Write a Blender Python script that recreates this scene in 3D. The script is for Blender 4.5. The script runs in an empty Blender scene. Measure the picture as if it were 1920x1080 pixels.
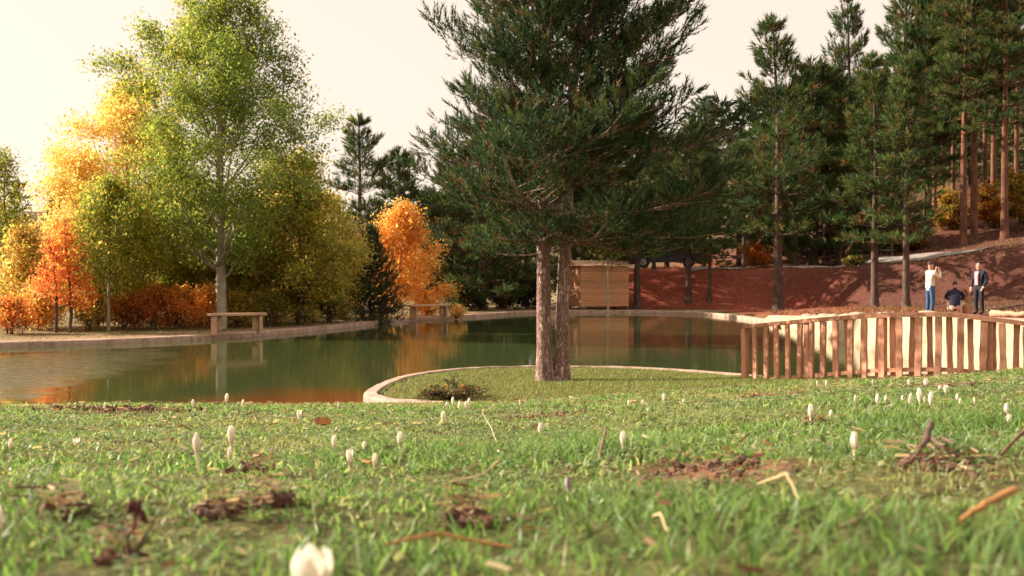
import bpy, bmesh, math, random
import numpy as np
from mathutils import Vector, Matrix

R = math.radians
scene = bpy.context.scene
COL = scene.collection

ORD = ['leftmost', 'second', 'third', 'fourth', 'fifth', 'sixth', 'seventh', 'eighth', 'ninth', 'tenth', 'eleventh', 'twelfth', 'thirteenth', 'fourteenth', 'fifteenth', 'sixteenth']
def nth(k): return ORD[k] if k == 0 else ORD[k] + ' from left'

# ------------------------------------------------------------------ camera
FPX = 2058.0                      # focal length in pixels of the 1920-wide photograph
PITCH = math.atan(17.0 / FPX)     # horizon sits a little above the middle
CAMZ = 1.7                        # metres above the water
cam_d = bpy.data.cameras.new('camera')
cam = bpy.data.objects.new('camera', cam_d)
COL.objects.link(cam)
cam.location = (0, 0, CAMZ)
cam.rotation_euler = (R(90) - PITCH, 0, 0)
cam_d.sensor_width = 36.0
cam_d.lens = 36.0 * FPX / 1920.0
cam_d.clip_start = 0.02
cam_d.clip_end = 3000
cam_d.dof.use_dof = True
cam_d.dof.focus_distance = 4.0
cam_d.dof.aperture_fstop = 13.0
scene.camera = cam

# ------------------------------------------------------------------ sky, sun, exposure
SUN_EL = R(27)
SUN_DIR = Vector((-0.965, 0.26, 0)).normalized()       # horizontal direction towards the sun
to_sun = Vector((SUN_DIR.x * math.cos(SUN_EL), SUN_DIR.y * math.cos(SUN_EL), math.sin(SUN_EL)))
world = bpy.data.worlds.new('World')
scene.world = world
world.use_nodes = True
wn = world.node_tree
wn.nodes.clear()
wo = wn.nodes.new('ShaderNodeOutputWorld')
wb = wn.nodes.new('ShaderNodeBackground')
ws = wn.nodes.new('ShaderNodeTexSky')
ws.sky_type = 'NISHITA'
ws.sun_disc = False
ws.sun_elevation = SUN_EL
ws.sun_rotation = math.atan2(SUN_DIR.x, SUN_DIR.y)
ws.air_density = 1.0
ws.dust_density = 1.5
ws.ozone_density = 0.6
wh = wn.nodes.new('ShaderNodeHueSaturation')
wh.inputs['Saturation'].default_value = 0.30
wm = wn.nodes.new('ShaderNodeMix')
wm.data_type = 'RGBA'
wm.blend_type = 'MULTIPLY'
wm.inputs[0].default_value = 1.0
wm.inputs[7].default_value = (1.0, 0.80, 0.66, 1)
wb.inputs['Strength'].default_value = 0.10
wn.links.new(ws.outputs[0], wh.inputs['Color'])
wn.links.new(wh.outputs[0], wm.inputs[6])
wv = wn.nodes.new('ShaderNodeMix')            # thin even veil of cloud over the whole sky
wv.data_type = 'RGBA'
wv.inputs[0].default_value = 0.76
wv.inputs[7].default_value = (4.75, 4.02, 3.38, 1)
wn.links.new(wm.outputs[2], wv.inputs[6])
wn.links.new(wv.outputs[2], wb.inputs[0])
wn.links.new(wb.outputs[0], wo.inputs[0])

sun_d = bpy.data.lights.new('sun', 'SUN')
sun_d.energy = 5.0
sun_d.angle = R(0.6)
sun_d.color = (1.0, 0.86, 0.70)
sun = bpy.data.objects.new('sun', sun_d)
COL.objects.link(sun)
sun.rotation_euler = (-to_sun).to_track_quat('-Z', 'Y').to_euler()

scene.view_settings.view_transform = 'Standard'
scene.view_settings.look = 'None'
scene.view_settings.gamma = 1.0
scene.view_settings.use_curve_mapping = False
scene.view_settings.exposure = 1.25
scene.render.engine = 'CYCLES'
scene.cycles.max_bounces = 6
scene.cycles.transparent_max_bounces = 4
scene.cycles.caustics_reflective = False
scene.cycles.caustics_refractive = False
scene.cycles.use_denoising = True

rng = np.random.default_rng(7)

# ------------------------------------------------------------------ small maths
def ray(px, py):
    u = (px - 960.0) / FPX
    v = (540.0 - py) / FPX
    c, s = math.cos(PITCH), math.sin(PITCH)
    return np.array([u, c + v * s, -s + v * c])

def at(px, py, d):
    r = ray(px, py)
    return np.array([0, 0, CAMZ]) + r * (d / r[1])

def sstep(a, b, x):
    t = np.clip((np.asarray(x, float) - a) / (b - a), 0, 1)
    return t * t * (3 - 2 * t)

_perm = np.random.default_rng(3).random((256, 256))
def vnoise(x, y):
    x = np.asarray(x, float); y = np.asarray(y, float)
    xi = np.floor(x).astype(int); yi = np.floor(y).astype(int)
    fx = x - xi; fy = y - yi
    fx = fx * fx * (3 - 2 * fx); fy = fy * fy * (3 - 2 * fy)
    g = lambda a, b: _perm[a & 255, b & 255]
    return ((g(xi, yi) * (1 - fx) + g(xi + 1, yi) * fx) * (1 - fy)
            + (g(xi, yi + 1) * (1 - fx) + g(xi + 1, yi + 1) * fx) * fy)

def fbm(x, y, o=3):
    s = 0; a = 0.5; t = 0
    for k in range(o):
        s = s + a * vnoise(x * 2 ** k + 17 * k, y * 2 ** k + 31 * k); t += a; a *= .5
    return s / t - 0.5

# ------------------------------------------------------------------ mesh helpers
def mesh_np(name, V, F, C=None, smooth=False):
    V = np.ascontiguousarray(V, dtype=np.float32); F = np.ascontiguousarray(F, dtype=np.int32)
    me = bpy.data.meshes.new(name)
    n, k = F.shape
    me.vertices.add(len(V)); me.vertices.foreach_set('co', V.ravel())
    me.loops.add(n * k); me.loops.foreach_set('vertex_index', F.ravel())
    me.polygons.add(n)
    me.polygons.foreach_set('loop_start', np.arange(0, n * k, k, dtype=np.int32))
    me.polygons.foreach_set('loop_total', np.full(n, k, dtype=np.int32))
    if smooth:
        me.polygons.foreach_set('use_smooth', np.ones(n, dtype=bool))
    else:
        me.polygons.foreach_set('use_smooth', np.zeros(n, dtype=bool))
    me.update(calc_edges=True)
    if C is not None:
        C = np.asarray(C, dtype=np.float32)
        ca = me.color_attributes.new('Col', 'FLOAT_COLOR', 'POINT')
        rgba = np.ones((len(V), 4), np.float32); rgba[:, :3] = C
        ca.data.foreach_set('color', rgba.ravel())
    return me

def link(name, me, mat=None, parent=None, loc=None, rot=None):
    o = bpy.data.objects.new(name, me)
    COL.objects.link(o)
    if mat is not None and me is not None:
        if not me.materials:
            me.materials.append(mat)
    if parent is not None:
        o.parent = parent
    if loc is not None:
        o.location = loc
    if rot is not None:
        o.rotation_euler = rot
    return o

def tag(o, label=None, cat=None, group=None, kind=None):
    if label: o['label'] = label
    if cat: o['category'] = cat
    if group: o['group'] = group
    if kind: o['kind'] = kind
    return o

def empty(name, loc=(0, 0, 0), rz=0.0):
    o = bpy.data.objects.new(name, None)
    o.empty_display_size = 0.1
    COL.objects.link(o)
    o.location = loc
    o.rotation_euler = (0, 0, rz)
    return o

def copy_tree(o, parent=None):
    c = o.copy(); COL.objects.link(c); c.parent = parent
    for ch in o.children:
        copy_tree(ch, c)
    return c

class Acc:
    """collects vertices and faces (quads or tris, kept as quads/tris lists)"""
    def __init__(self): self.v = []; self.f = []; self.n = 0
    def add(self, V, F):
        self.v.append(np.asarray(V, float)); self.f.append(np.asarray(F) + self.n); self.n += len(V)
    def mesh(self, name, smooth=True, C=None):
        return mesh_np(name, np.vstack(self.v), np.vstack(self.f), C, smooth)

def tube(path, rad, sides=6, wob=0.0, seed=0):
    path = np.asarray(path, float); rad = np.asarray(rad, float); n = len(path)
    t = np.gradient(path, axis=0); t /= np.linalg.norm(t, axis=1)[:, None] + 1e-9
    ref = np.where(np.abs(t[:, 2:3]) > .9, np.array([[1., 0, 0]]), np.array([[0, 0, 1.]]))
    a = np.cross(t, ref); a /= np.linalg.norm(a, axis=1)[:, None] + 1e-9
    b = np.cross(t, a)
    th = np.arange(sides) * 2 * math.pi / sides
    rr = np.repeat(rad[:, None], sides, 1)
    if wob:
        rr = rr * (1 + wob * (np.random.default_rng(seed).random(rr.shape) - .5) * 2)
    V = path[:, None, :] + rr[:, :, None] * (np.cos(th)[None, :, None] * a[:, None, :] + np.sin(th)[None, :, None] * b[:, None, :])
    V = V.reshape(-1, 3)
    i = np.arange(n - 1)[:, None] * sides; j = np.arange(sides)[None, :]; j2 = (j + 1) % sides
    F = np.stack([i + j, i + j2, i + sides + j2, i + sides + j], -1).reshape(-1, 4)
    V = np.vstack([V, path[0], path[-1]])
    c0 = n * sides; c1 = c0 + 1
    jj = np.arange(sides); k = (jj + 1) % sides
    F0 = np.stack([np.full(sides, c0), k, jj, np.full(sides, c0)], -1)
    F1 = np.stack([np.full(sides, c1), (n - 1) * sides + jj, (n - 1) * sides + k, np.full(sides, c1)], -1)
    return V, np.vstack([F]), (F0, F1)

def tube_mesh(acc, path, rad, sides=6, wob=0.0, seed=0):
    V, F, _ = tube(path, rad, sides, wob, seed)
    acc.add(V[:-2], F)

def box_bm(bm, c, s, rot=None, bevel=0.0):
    m = Matrix.Translation(c)
    if rot is not None:
        m = m @ rot
    m = m @ Matrix.Diagonal((s[0], s[1], s[2], 1))
    r = bmesh.ops.create_cube(bm, size=1.0, matrix=m)
    if bevel:
        es = list({e for v in r['verts'] for e in v.link_edges})
        bmesh.ops.bevel(bm, geom=es, offset=bevel, segments=1, affect='EDGES', profile=.5)

def box_mesh(name, s, bevel=0.0, c=(0, 0, 0)):
    bm = bmesh.new(); box_bm(bm, c, s, None, bevel)
    me = bpy.data.meshes.new(name); bm.to_mesh(me); bm.free()
    return me

# ------------------------------------------------------------------ materials
def new_mat(name):
    m = bpy.data.materials.new(name); m.use_nodes = True
    nt = m.node_tree; nt.nodes.clear()
    out = nt.nodes.new('ShaderNodeOutputMaterial')
    return m, nt, out

def principled(nt, **kw):
    p = nt.nodes.new('ShaderNodeBsdfPrincipled')
    for k, v in kw.items():
        k = k.replace('_', ' ')
        if k in p.inputs: p.inputs[k].default_value = v
    return p

def noise_mat(name, c1, c2, scale=8.0, rough=.8, bump=.3, stretch=(1, 1, 1), c3=None, detail=6, spec=.3, bscale=None, bdist=.01, objvar=0):
    m, nt, out = new_mat(name)
    p = principled(nt, Roughness=rough); p.inputs['Specular IOR Level'].default_value = spec
    tc = nt.nodes.new('ShaderNodeTexCoord'); mp = nt.nodes.new('ShaderNodeMapping'); mp.inputs['Scale'].default_value = stretch
    n = nt.nodes.new('ShaderNodeTexNoise'); n.inputs['Scale'].default_value = scale; n.inputs['Detail'].default_value = detail; n.inputs['Roughness'].default_value = .65
    cr = nt.nodes.new('ShaderNodeValToRGB')
    cr.color_ramp.elements[0].position = .32; cr.color_ramp.elements[1].position = .68
    cr.color_ramp.elements[0].color = (*c1, 1); cr.color_ramp.elements[1].color = (*c2, 1)
    if c3:
        e = cr.color_ramp.elements.new(.5); e.color = (*c3, 1)
    nt.links.new(tc.outputs['Object'], mp.inputs[0]); nt.links.new(mp.outputs[0], n.inputs['Vector'])
    nt.links.new(n.outputs[0], cr.inputs[0]); nt.links.new(cr.outputs[0], p.inputs['Base Color'])
    if objvar:      # every board its own tone, and its own piece of grain
        oi = nt.nodes.new('ShaderNodeObjectInfo'); hs = nt.nodes.new('ShaderNodeHueSaturation')
        mr = nt.nodes.new('ShaderNodeMapRange'); mr.inputs['To Min'].default_value = 1 - objvar; mr.inputs['To Max'].default_value = 1 + objvar * .6
        vm = nt.nodes.new('ShaderNodeVectorMath'); vm.operation = 'MULTIPLY_ADD'; vm.inputs[1].default_value = (7, 5, 9)
        nt.links.new(oi.outputs['Random'], mr.inputs['Value']); nt.links.new(mr.outputs[0], hs.inputs['Value']); nt.links.new(cr.outputs[0], hs.inputs['Color'])
        nt.links.new(hs.outputs[0], p.inputs['Base Color'])
        nt.links.new(oi.outputs['Random'], vm.inputs[0]); nt.links.new(tc.outputs['Object'], vm.inputs[2]); nt.links.new(vm.outputs[0], mp.inputs[0])
    if bump:
        b = nt.nodes.new('ShaderNodeBump'); b.inputs['Strength'].default_value = bump; b.inputs['Distance'].default_value = bdist
        n2 = nt.nodes.new('ShaderNodeTexNoise'); n2.inputs['Scale'].default_value = bscale or scale * 2.5; n2.inputs['Detail'].default_value = 5
        nt.links.new(mp.outputs[0], n2.inputs['Vector'])
        nt.links.new(n2.outputs[0], b.inputs['Height']); nt.links.new(b.outputs[0], p.inputs['Normal'])
    nt.links.new(p.outputs[0], out.inputs[0])
    return m

def leaf_mat(name, trans=.4, rough=.5, spec=.25, gain=1.0, tgain=1.3):
    m, nt, out = new_mat(name)
    at_ = nt.nodes.new('ShaderNodeAttribute'); at_.attribute_name = 'Col'
    p = principled(nt, Roughness=rough); p.inputs['Specular IOR Level'].default_value = spec
    tr = nt.nodes.new('ShaderNodeBsdfTranslucent')
    g = nt.nodes.new('ShaderNodeMix'); g.data_type = 'RGBA'; g.blend_type = 'MULTIPLY'; g.inputs[0].default_value = 1
    g.inputs[7].default_value = (tgain, tgain, tgain * .7, 1)
    mx = nt.nodes.new('ShaderNodeMixShader'); mx.inputs[0].default_value = trans
    nt.links.new(at_.outputs['Color'], p.inputs['Base Color']); nt.links.new(at_.outputs['Color'], g.inputs[6])
    nt.links.new(g.outputs[2], tr.inputs['Color'])
    nt.links.new(p.outputs[0], mx.inputs[1]); nt.links.new(tr.outputs[0], mx.inputs[2]); nt.links.new(mx.outputs[0], out.inputs[0])
    return m

def flat_mat(name, c, rough=.7, spec=.3, var=.15, scale=20):
    return noise_mat(name, tuple(x * (1 - var) for x in c), tuple(min(1, x * (1 + var)) for x in c), scale=scale, rough=rough, bump=.15, spec=spec)

M = {}
M['leaf'] = leaf_mat('autumn_leaf', .55, tgain=1.45)
M['needle'] = leaf_mat('pine_needle', .30, .6, .12, tgain=1.3)
M['grass'] = leaf_mat('grass_blade', .45, .45, .3, tgain=1.35)
def plate_bark(name, dark, mid, light, scale=11):
    m, nt, out = new_mat(name); L = nt.links.new
    p = principled(nt, Roughness=.92); p.inputs['Specular IOR Level'].default_value = .15
    tc = nt.nodes.new('ShaderNodeTexCoord'); mp = nt.nodes.new('ShaderNodeMapping'); mp.inputs['Scale'].default_value = (1, 1, .30)
    nw = nt.nodes.new('ShaderNodeTexNoise'); nw.inputs['Scale'].default_value = 7; nw.inputs['Detail'].default_value = 4
    mv = nt.nodes.new('ShaderNodeMix'); mv.data_type = 'VECTOR'; mv.inputs[0].default_value = .34
    vo = nt.nodes.new('ShaderNodeTexVoronoi'); vo.feature = 'DISTANCE_TO_EDGE'; vo.inputs['Scale'].default_value = scale
    vc = nt.nodes.new('ShaderNodeTexVoronoi'); vc.inputs['Scale'].default_value = scale
    cr = nt.nodes.new('ShaderNodeValToRGB'); cr.color_ramp.elements[0].position = .0; cr.color_ramp.elements[1].position = .30
    cr.color_ramp.elements[0].color = (*dark, 1); cr.color_ramp.elements[1].color = (1, 1, 1, 1)
    c2 = nt.nodes.new('ShaderNodeMix'); c2.data_type = 'RGBA'; c2.inputs[6].default_value = (*mid, 1); c2.inputs[7].default_value = (*light, 1)
    sp_ = nt.nodes.new('ShaderNodeSeparateColor')
    mm = nt.nodes.new('ShaderNodeMix'); mm.data_type = 'RGBA'; mm.blend_type = 'MULTIPLY'; mm.inputs[0].default_value = 1
    b = nt.nodes.new('ShaderNodeBump'); b.inputs['Strength'].default_value = .9; b.inputs['Distance'].default_value = .022
    ad = nt.nodes.new('ShaderNodeMath'); ad.operation = 'MULTIPLY_ADD'; ad.inputs[1].default_value = .35
    L(tc.outputs['Object'], mp.inputs[0]); L(mp.outputs[0], nw.inputs['Vector']); L(mp.outputs[0], mv.inputs[4]); L(nw.outputs['Color'], mv.inputs[5])
    L(mv.outputs[1], vo.inputs['Vector']); L(mv.outputs[1], vc.inputs['Vector']); L(vo.outputs[0], cr.inputs[0])
    L(vc.outputs['Color'], sp_.inputs[0]); L(sp_.outputs[0], c2.inputs[0]); L(c2.outputs[2], mm.inputs[6]); L(cr.outputs[0], mm.inputs[7]); L(mm.outputs[2], p.inputs['Base Color'])
    L(nw.outputs[0], ad.inputs[0]); L(cr.outputs[0], ad.inputs[2]); L(ad.outputs[0], b.inputs['Height']); L(b.outputs[0], p.inputs['Normal']); L(p.outputs[0], out.inputs[0])
    return m
M['bark_pine'] = plate_bark('pine_plate_bark', (.30, .25, .26), (.40, .25, .205), (.66, .48, .40), 24)
M['bark_plain'] = noise_mat('pine_bark', (.12, .06, .045), (.36, .21, .155), 9, .9, .9, (1, 1, .35), c3=(.22, .12, .09), bscale=14, bdist=.03)
M['bark_red'] = noise_mat('red_pine_bark', (.07, .035, .025), (.26, .11, .06), 5, .9, .7, (1, 1, .3), bdist=.03)
M['bark_dark'] = noise_mat('dark_bark', (.05, .033, .026), (.15, .095, .07), 7, .9, .7, (1, 1, .3), bdist=.03)
M['bark_pale'] = noise_mat('pale_aspen_bark', (.22, .19, .15), (.46, .40, .32), 4, .8, .4, (1, 1, 1.6), bdist=.02)
M['bark_birch'] = noise_mat('white_birch_bark', (.16, .14, .12), (.62, .56, .48), 5, .7, .3, (.4, .4, 2.5))
M['wood_rail'] = noise_mat('fresh_sawn_wood', (.42, .185, .105), (.70, .37, .24), 6, .75, .3, (5, 5, .7), bdist=.008, objvar=.28)
M['wood_board'] = noise_mat('hut_board_wood', (.46, .21, .10), (.68, .36, .19), 4, .75, .3, (.5, 3, 6), bdist=.006, objvar=.18)
M['wood_bench'] = noise_mat('bench_wood', (.40, .23, .14), (.62, .40, .26), 5, .8, .4, (.5, 4, 4), bdist=.01)
M['wood_old'] = noise_mat('weathered_wood', (.09, .055, .04), (.24, .15, .10), 6, .85, .5, (1, 1, .4), bdist=.01)
M['kerb'] = noise_mat('pink_concrete_kerb', (.26, .17, .13), (.56, .40, .31), 5, .9, .6, c3=(.44, .30, .23), bdist=.02)
M['concrete'] = noise_mat('pale_concrete', (.26, .195, .125), (.50, .395, .26), 1.6, .9, .5, c3=(.42, .33, .215), bdist=.02)
M['rock'] = noise_mat('pink_rock', (.34, .23, .17), (.58, .43, .33), 6, .9, .8, bdist=.03)
M['road'] = noise_mat('gravel_road', (.20, .17, .155), (.34, .30, .27), 3, .9, .4)
M['soil'] = noise_mat('soil_clod', (.06, .032, .022), (.19, .10, .065), 30, .95, .8, bdist=.01)
M['petal'] = None

def petal_mat():
    m, nt, out = new_mat('crocus_petal')
    p = principled(nt, Roughness=.5); p.inputs['Base Color'].default_value = (.88, .80, .70, 1)
    tc = nt.nodes.new('ShaderNodeTexCoord'); sx = nt.nodes.new('ShaderNodeSeparateXYZ'); cr = nt.nodes.new('ShaderNodeValToRGB')
    cr.color_ramp.elements[0].color = (.74, .55, .42, 1); cr.color_ramp.elements[1].color = (.90, .84, .74, 1)
    cr.color_ramp.elements[1].position = .45
    nt.links.new(tc.outputs['Generated'], sx.inputs[0]); nt.links.new(sx.outputs[2], cr.inputs[0])
    nt.links.new(cr.outputs[0], p.inputs['Base Color'])
    tr = nt.nodes.new('ShaderNodeBsdfTranslucent'); tr.inputs[0].default_value = (.9, .8, .66, 1)
    mx = nt.nodes.new('ShaderNodeMixShader'); mx.inputs[0].default_value = .35
    nt.links.new(p.outputs[0], mx.inputs[1]); nt.links.new(tr.outputs[0], mx.inputs[2]); nt.links.new(mx.outputs[0], out.inputs[0])
    return m
M['petal'] = petal_mat()
M['petal_grey'] = flat_mat('faded_petal', (.34, .28, .27))
M['stem'] = flat_mat('crocus_tube', (.70, .62, .44))

# ------------------------------------------------------------------ pond outline
CTRL = [(-1.0, 13.7), (-1.75, 14.4), (-2.06, 15.5), (-1.80, 17.9), (-0.95, 19.4), (0.1, 19.9), (1.35, 19.95), (2.7, 19.4),
        (3.85, 18.2), (4.5, 17.0), (5.3, 15.0), (6.3, 14.0), (7.4, 13.9), (8.1, 15.2), (8.3, 17.5), (8.25, 22.3), (8.8, 29), (9.4, 36),
        (9.75, 43), (9.5, 49), (8.3, 53.2), (5.85, 54.9), (3.2, 54.9), (0.9, 53.9), (-1.6, 49), (-4.25, 43.7), (-6.3, 36.4), (-8.5, 31.0),
        (-12.6, 27.3), (-20, 24.5), (-30, 22), (-32, 16), (-20, 12.2), (-8, 11.6), (-3, 12.0)]

def catmull(P, n=8):
    P = np.array(P, float); N = len(P); out = []
    for i in range(N):
        p0, p1, p2, p3 = P[i - 1], P[i], P[(i + 1) % N], P[(i + 2) % N]
        t = np.linspace(0, 1, n, endpoint=False)[:, None]
        out.append(.5 * ((2 * p1) + (-p0 + p2) * t + (2 * p0 - 5 * p1 + 4 * p2 - p3) * t ** 2 + (-p0 + 3 * p1 - 3 * p2 + p3) * t ** 3))
    return np.vstack(out)

NSEG = 8
POND = catmull(CTRL, NSEG)
_area = .5 * np.sum(POND[:, 0] * np.roll(POND[:, 1], -1) - np.roll(POND[:, 0], -1) * POND[:, 1])
_tg = np.roll(POND, -1, 0) - np.roll(POND, 1, 0); _tg /= np.linalg.norm(_tg, axis=1)[:, None]
PNORM = np.stack([_tg[:, 1], -_tg[:, 0]], 1) * (1 if _area > 0 else -1)     # outward from the water

def pond_sd(x, y):
    """signed distance to the water's edge: negative inside the pond"""
    x = np.asarray(x, float).ravel(); y = np.asarray(y, float).ravel()
    best = np.full(x.shape, 1e9); ins = np.zeros(x.shape, bool)
    A = POND; B = np.roll(POND, -1, 0)
    for (ax, ay), (bx, by) in zip(A, B):
        dx, dy = bx - ax, by - ay
        t = np.clip(((x - ax) * dx + (y - ay) * dy) / (dx * dx + dy * dy + 1e-12), 0, 1)
        best = np.minimum(best, (x - ax - t * dx) ** 2 + (y - ay - t * dy) ** 2)
        c = ((ay > y) != (by > y)) & (x < (bx - ax) * (y - ay) / (by - ay + 1e-12) + ax)
        ins ^= c
    d = np.sqrt(best)
    return np.where(ins, -d, d)

# ------------------------------------------------------------------ terrain height
_py = np.array([-400, -40, -5, 0, .6, 1.2, 2.5, 4, 5.2, 6.2, 7.2, 9, 11, 13, 15, 18, 400.])
_pz = np.array([2.2, 2.0, 1.70, 1.605, 1.545, 1.487, 1.345, 1.195, 1.092, .995, .87, .56, .28, .13, .10, .10, .10])
WALLY = np.array([10, 13, 17, 22, 29, 36, 45, 52.]); WALLZ = np.array([.75, .95, 1.03, .96, .72, .48, .20, .14])
FOOTX = np.array([-40, 3, 6.5, 13.6, 17.5, 22, 30, 60.]); FOOTY = np.array([66, 61, 58.2, 56.3, 51, 47, 43, 40.])

def land(x, y):
    x = np.asarray(x, float); y = np.asarray(y, float)
    zf = np.interp(y, _py, _pz)
    zf = zf + .064 * np.clip(x, 0, 9) * np.interp(y, [0, 2, 14.5, 18], [.55, 1, 1, 0.0]) - .006 * np.clip(-x, 0, 9) * np.interp(y, [0, 2, 8, 11], [1, 1, 1, 0])
    bank = np.full(x.shape, .12)
    z = np.where(y < 20, np.maximum(zf, .10), bank)
    wl = np.interp(y, WALLY, WALLZ)
    zr = wl - .05 + (.55 - wl) * sstep(9, 14.5, x) * sstep(15, 30, y)
    zr = np.where(y > 52, .12, zr)
    wr = sstep(6.0, 8.0, x) * sstep(12, 15, y) * (1 - sstep(47, 53, y))
    z = z * (1 - wr) + zr * wr
    t = y - np.interp(x, FOOTX, FOOTY)
    z = z + 2.15 * sstep(0, 3.0, t) * sstep(1.5, 7.0, x)
    z = z + .17 * np.clip(x - 17.5, 0, 60) * sstep(36, 56, y) + .16 * np.clip(y - 63, 0, 60) * sstep(10, 26, x)
    z = z + .10 * np.clip(np.hypot(x, y) - 120, 0, 200)
    return z

def H(x, y, rough=True):
    x = np.asarray(x, float); y = np.asarray(y, float)
    z = land(x, y)
    if rough:
        near = np.interp(y, [6, 10], [1, .4])
        z = z + near * (.05 * fbm(x * 1.3 + 5, y * 1.3, 2) + .022 * fbm(x * 6, y * 6, 2)) * (y < 13) \
              + np.where(y > 40, .35 * fbm(x * .5, y * .5, 3) * sstep(.3, 1.2, z), 0)
    return z

def H1(x, y): return float(H(np.array([x]), np.array([y]))[0])

def hit(px, py, dmax=60):
    """where the sight line through a pixel meets the ground"""
    r = ray(px, py); t = np.geomspace(.3, dmax, 4000) / r[1]
    X = r[0] * t; Y = r[1] * t; Z = CAMZ + r[2] * t
    b = np.nonzero(Z <= H(X, Y))[0]
    i = b[0] if len(b) else len(t) - 1
    return np.array([X[i], Y[i], H1(X[i], Y[i])])

# bare earth patches in the meadow, (pixel x, pixel y, half width, half height)
PATCH_PX = [(1335, 888, 185, 20), (1015, 786, 120, 7), (210, 770, 160, 7), (505, 945, 45, 12), (45, 918, 60, 14), (470, 884, 32, 9), (1425, 747, 55, 7),
            (1760, 728, 120, 6), (1750, 872, 70, 18), (415, 965, 45, 10), (1545, 800, 25, 6), (880, 975, 45, 10), (120, 965, 40, 8), (230, 1050, 50, 10)]
PATCH = []
for (px, py, a, b) in PATCH_PX:
    c = hit(px, py); n = hit(px, py + b); f = hit(px, py - b)
    PATCH.append((c[0], (n[1] + f[1]) / 2, a * c[1] / FPX, max(.03, abs(f[1] - n[1]) / 2)))

def bare(x, y):
    w = np.zeros(np.shape(x))
    nz = fbm(np.asarray(x) * 9, np.asarray(y) * 9, 3) * 1.6
    for (cx, cy, rx, ry) in PATCH:
        q = np.hypot((x - cx) / rx, (y - cy) / ry)
        w = np.maximum(w, sstep(1.15, .55, q + nz * .7) if False else 1 - sstep(.55, 1.15, q + nz * .7))
    return w

# ------------------------------------------------------------------ ground sheet
def axis(parts):
    out = []
    for a, b, s in parts:
        out.append(np.arange(a, b, s))
    return np.concatenate(out)
gx = np.concatenate([-np.geomspace(40, 900, 22)[::-1], axis([(-36, -14, .8), (-14, -3.2, .3), (-3.2, 9, .11), (9, 16, .3), (16, 40, .6)]), np.geomspace(40, 900, 22)])
gy = np.concatenate([-np.geomspace(2, 400, 18)[::-1], axis([(-1.6, 0, .2), (0, 7.5, .085), (7.5, 12, .18), (12, 21, .11), (21, 64, .32), (64, 110, 1.2)]), np.geomspace(110, 1200, 26)])
GX, GY = np.meshgrid(gx, gy)
gz = H(GX, GY).ravel()
sd = pond_sd(GX, GY)
gxf, gyf = GX.ravel(), GY.ravel()
basin = -1.1
wmask = (sstep(6.6, 7.4, gxf) * (gyf > 13) * (gyf < 49)) * .34
w = sstep(.02, .22, sd - wmask)
gz = basin + (gz - basin) * w
bp = bare(gxf, gyf) * (gyf < 12)

def lerp3(a, b, w): return a + (np.asarray(b) - a) * w[:, None]
gc = np.tile(np.array([.075, .080, .028]), (len(gxf), 1))                                 # turf
n1 = fbm(gxf * .9, gyf * .9, 3) + .5; n2 = fbm(gxf * .35 + 40, gyf * .35, 3) + .5
gc = lerp3(gc, (.16, .125, .055), np.clip(n1 * 1.3 - .3, 0, 1) * (gyf < 22))
gc = lerp3(gc, (.17, .085, .052), bp)
isl = (gyf > 12.5) & (gyf < 21) & (gxf > -3) & (gxf < 5)
gc = np.where(isl[:, None], lerp3(np.tile(np.array([.095, .095, .030]), (len(gxf), 1)), (.20, .14, .065), np.clip(n1 * 1.6 - .45, 0, 1)), gc)
farw = sstep(22, 24, gyf) * (1 - sstep(6.5, 7.5, gxf) * (1 - sstep(52, 54, gyf)))
tan = lerp3(np.tile(np.array([.34, .235, .15]), (len(gxf), 1)), (.14, .125, .055), np.clip(sstep(.7, 2.6, sd) * .75 + (n1 - .5) * .9, 0, 1))
gc = np.where((farw > .5)[:, None], tan, gc)
redw = np.clip(sstep(3.0, 6.5, gxf) * sstep(56.2, 57.2, gyf + sstep(9, 16, gxf) * 5) + sstep(9.8, 11, gxf) * sstep(14, 18, gyf), 0, 1)
red = lerp3(np.tile(np.array([.29, .075, .046]), (len(gxf), 1)), (.20, .078, .055), np.clip(n2 * 1.5 - .35, 0, 1))
red = lerp3(red, (.105, .048, .037), sstep(13, 18, gxf) * np.clip(.6 + n1 * .7, 0, 1))  # tree shade on the right-hand slope, darkened into the earth colour
gc = lerp3(gc, red * 0 + red, redw) if False else gc + (red - gc) * redw[:, None]
fw = sstep(75, 110, np.hypot(gxf, gyf))
gc = lerp3(gc, (.10, .075, .04), fw)
nx_, ny_ = len(gx), len(gy)
I = (np.arange(ny_ - 1)[:, None] * nx_ + np.arange(nx_ - 1)[None, :])
GF = np.stack([I, I + 1, I + 1 + nx_, I + nx_], -1).reshape(-1, 4)

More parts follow.
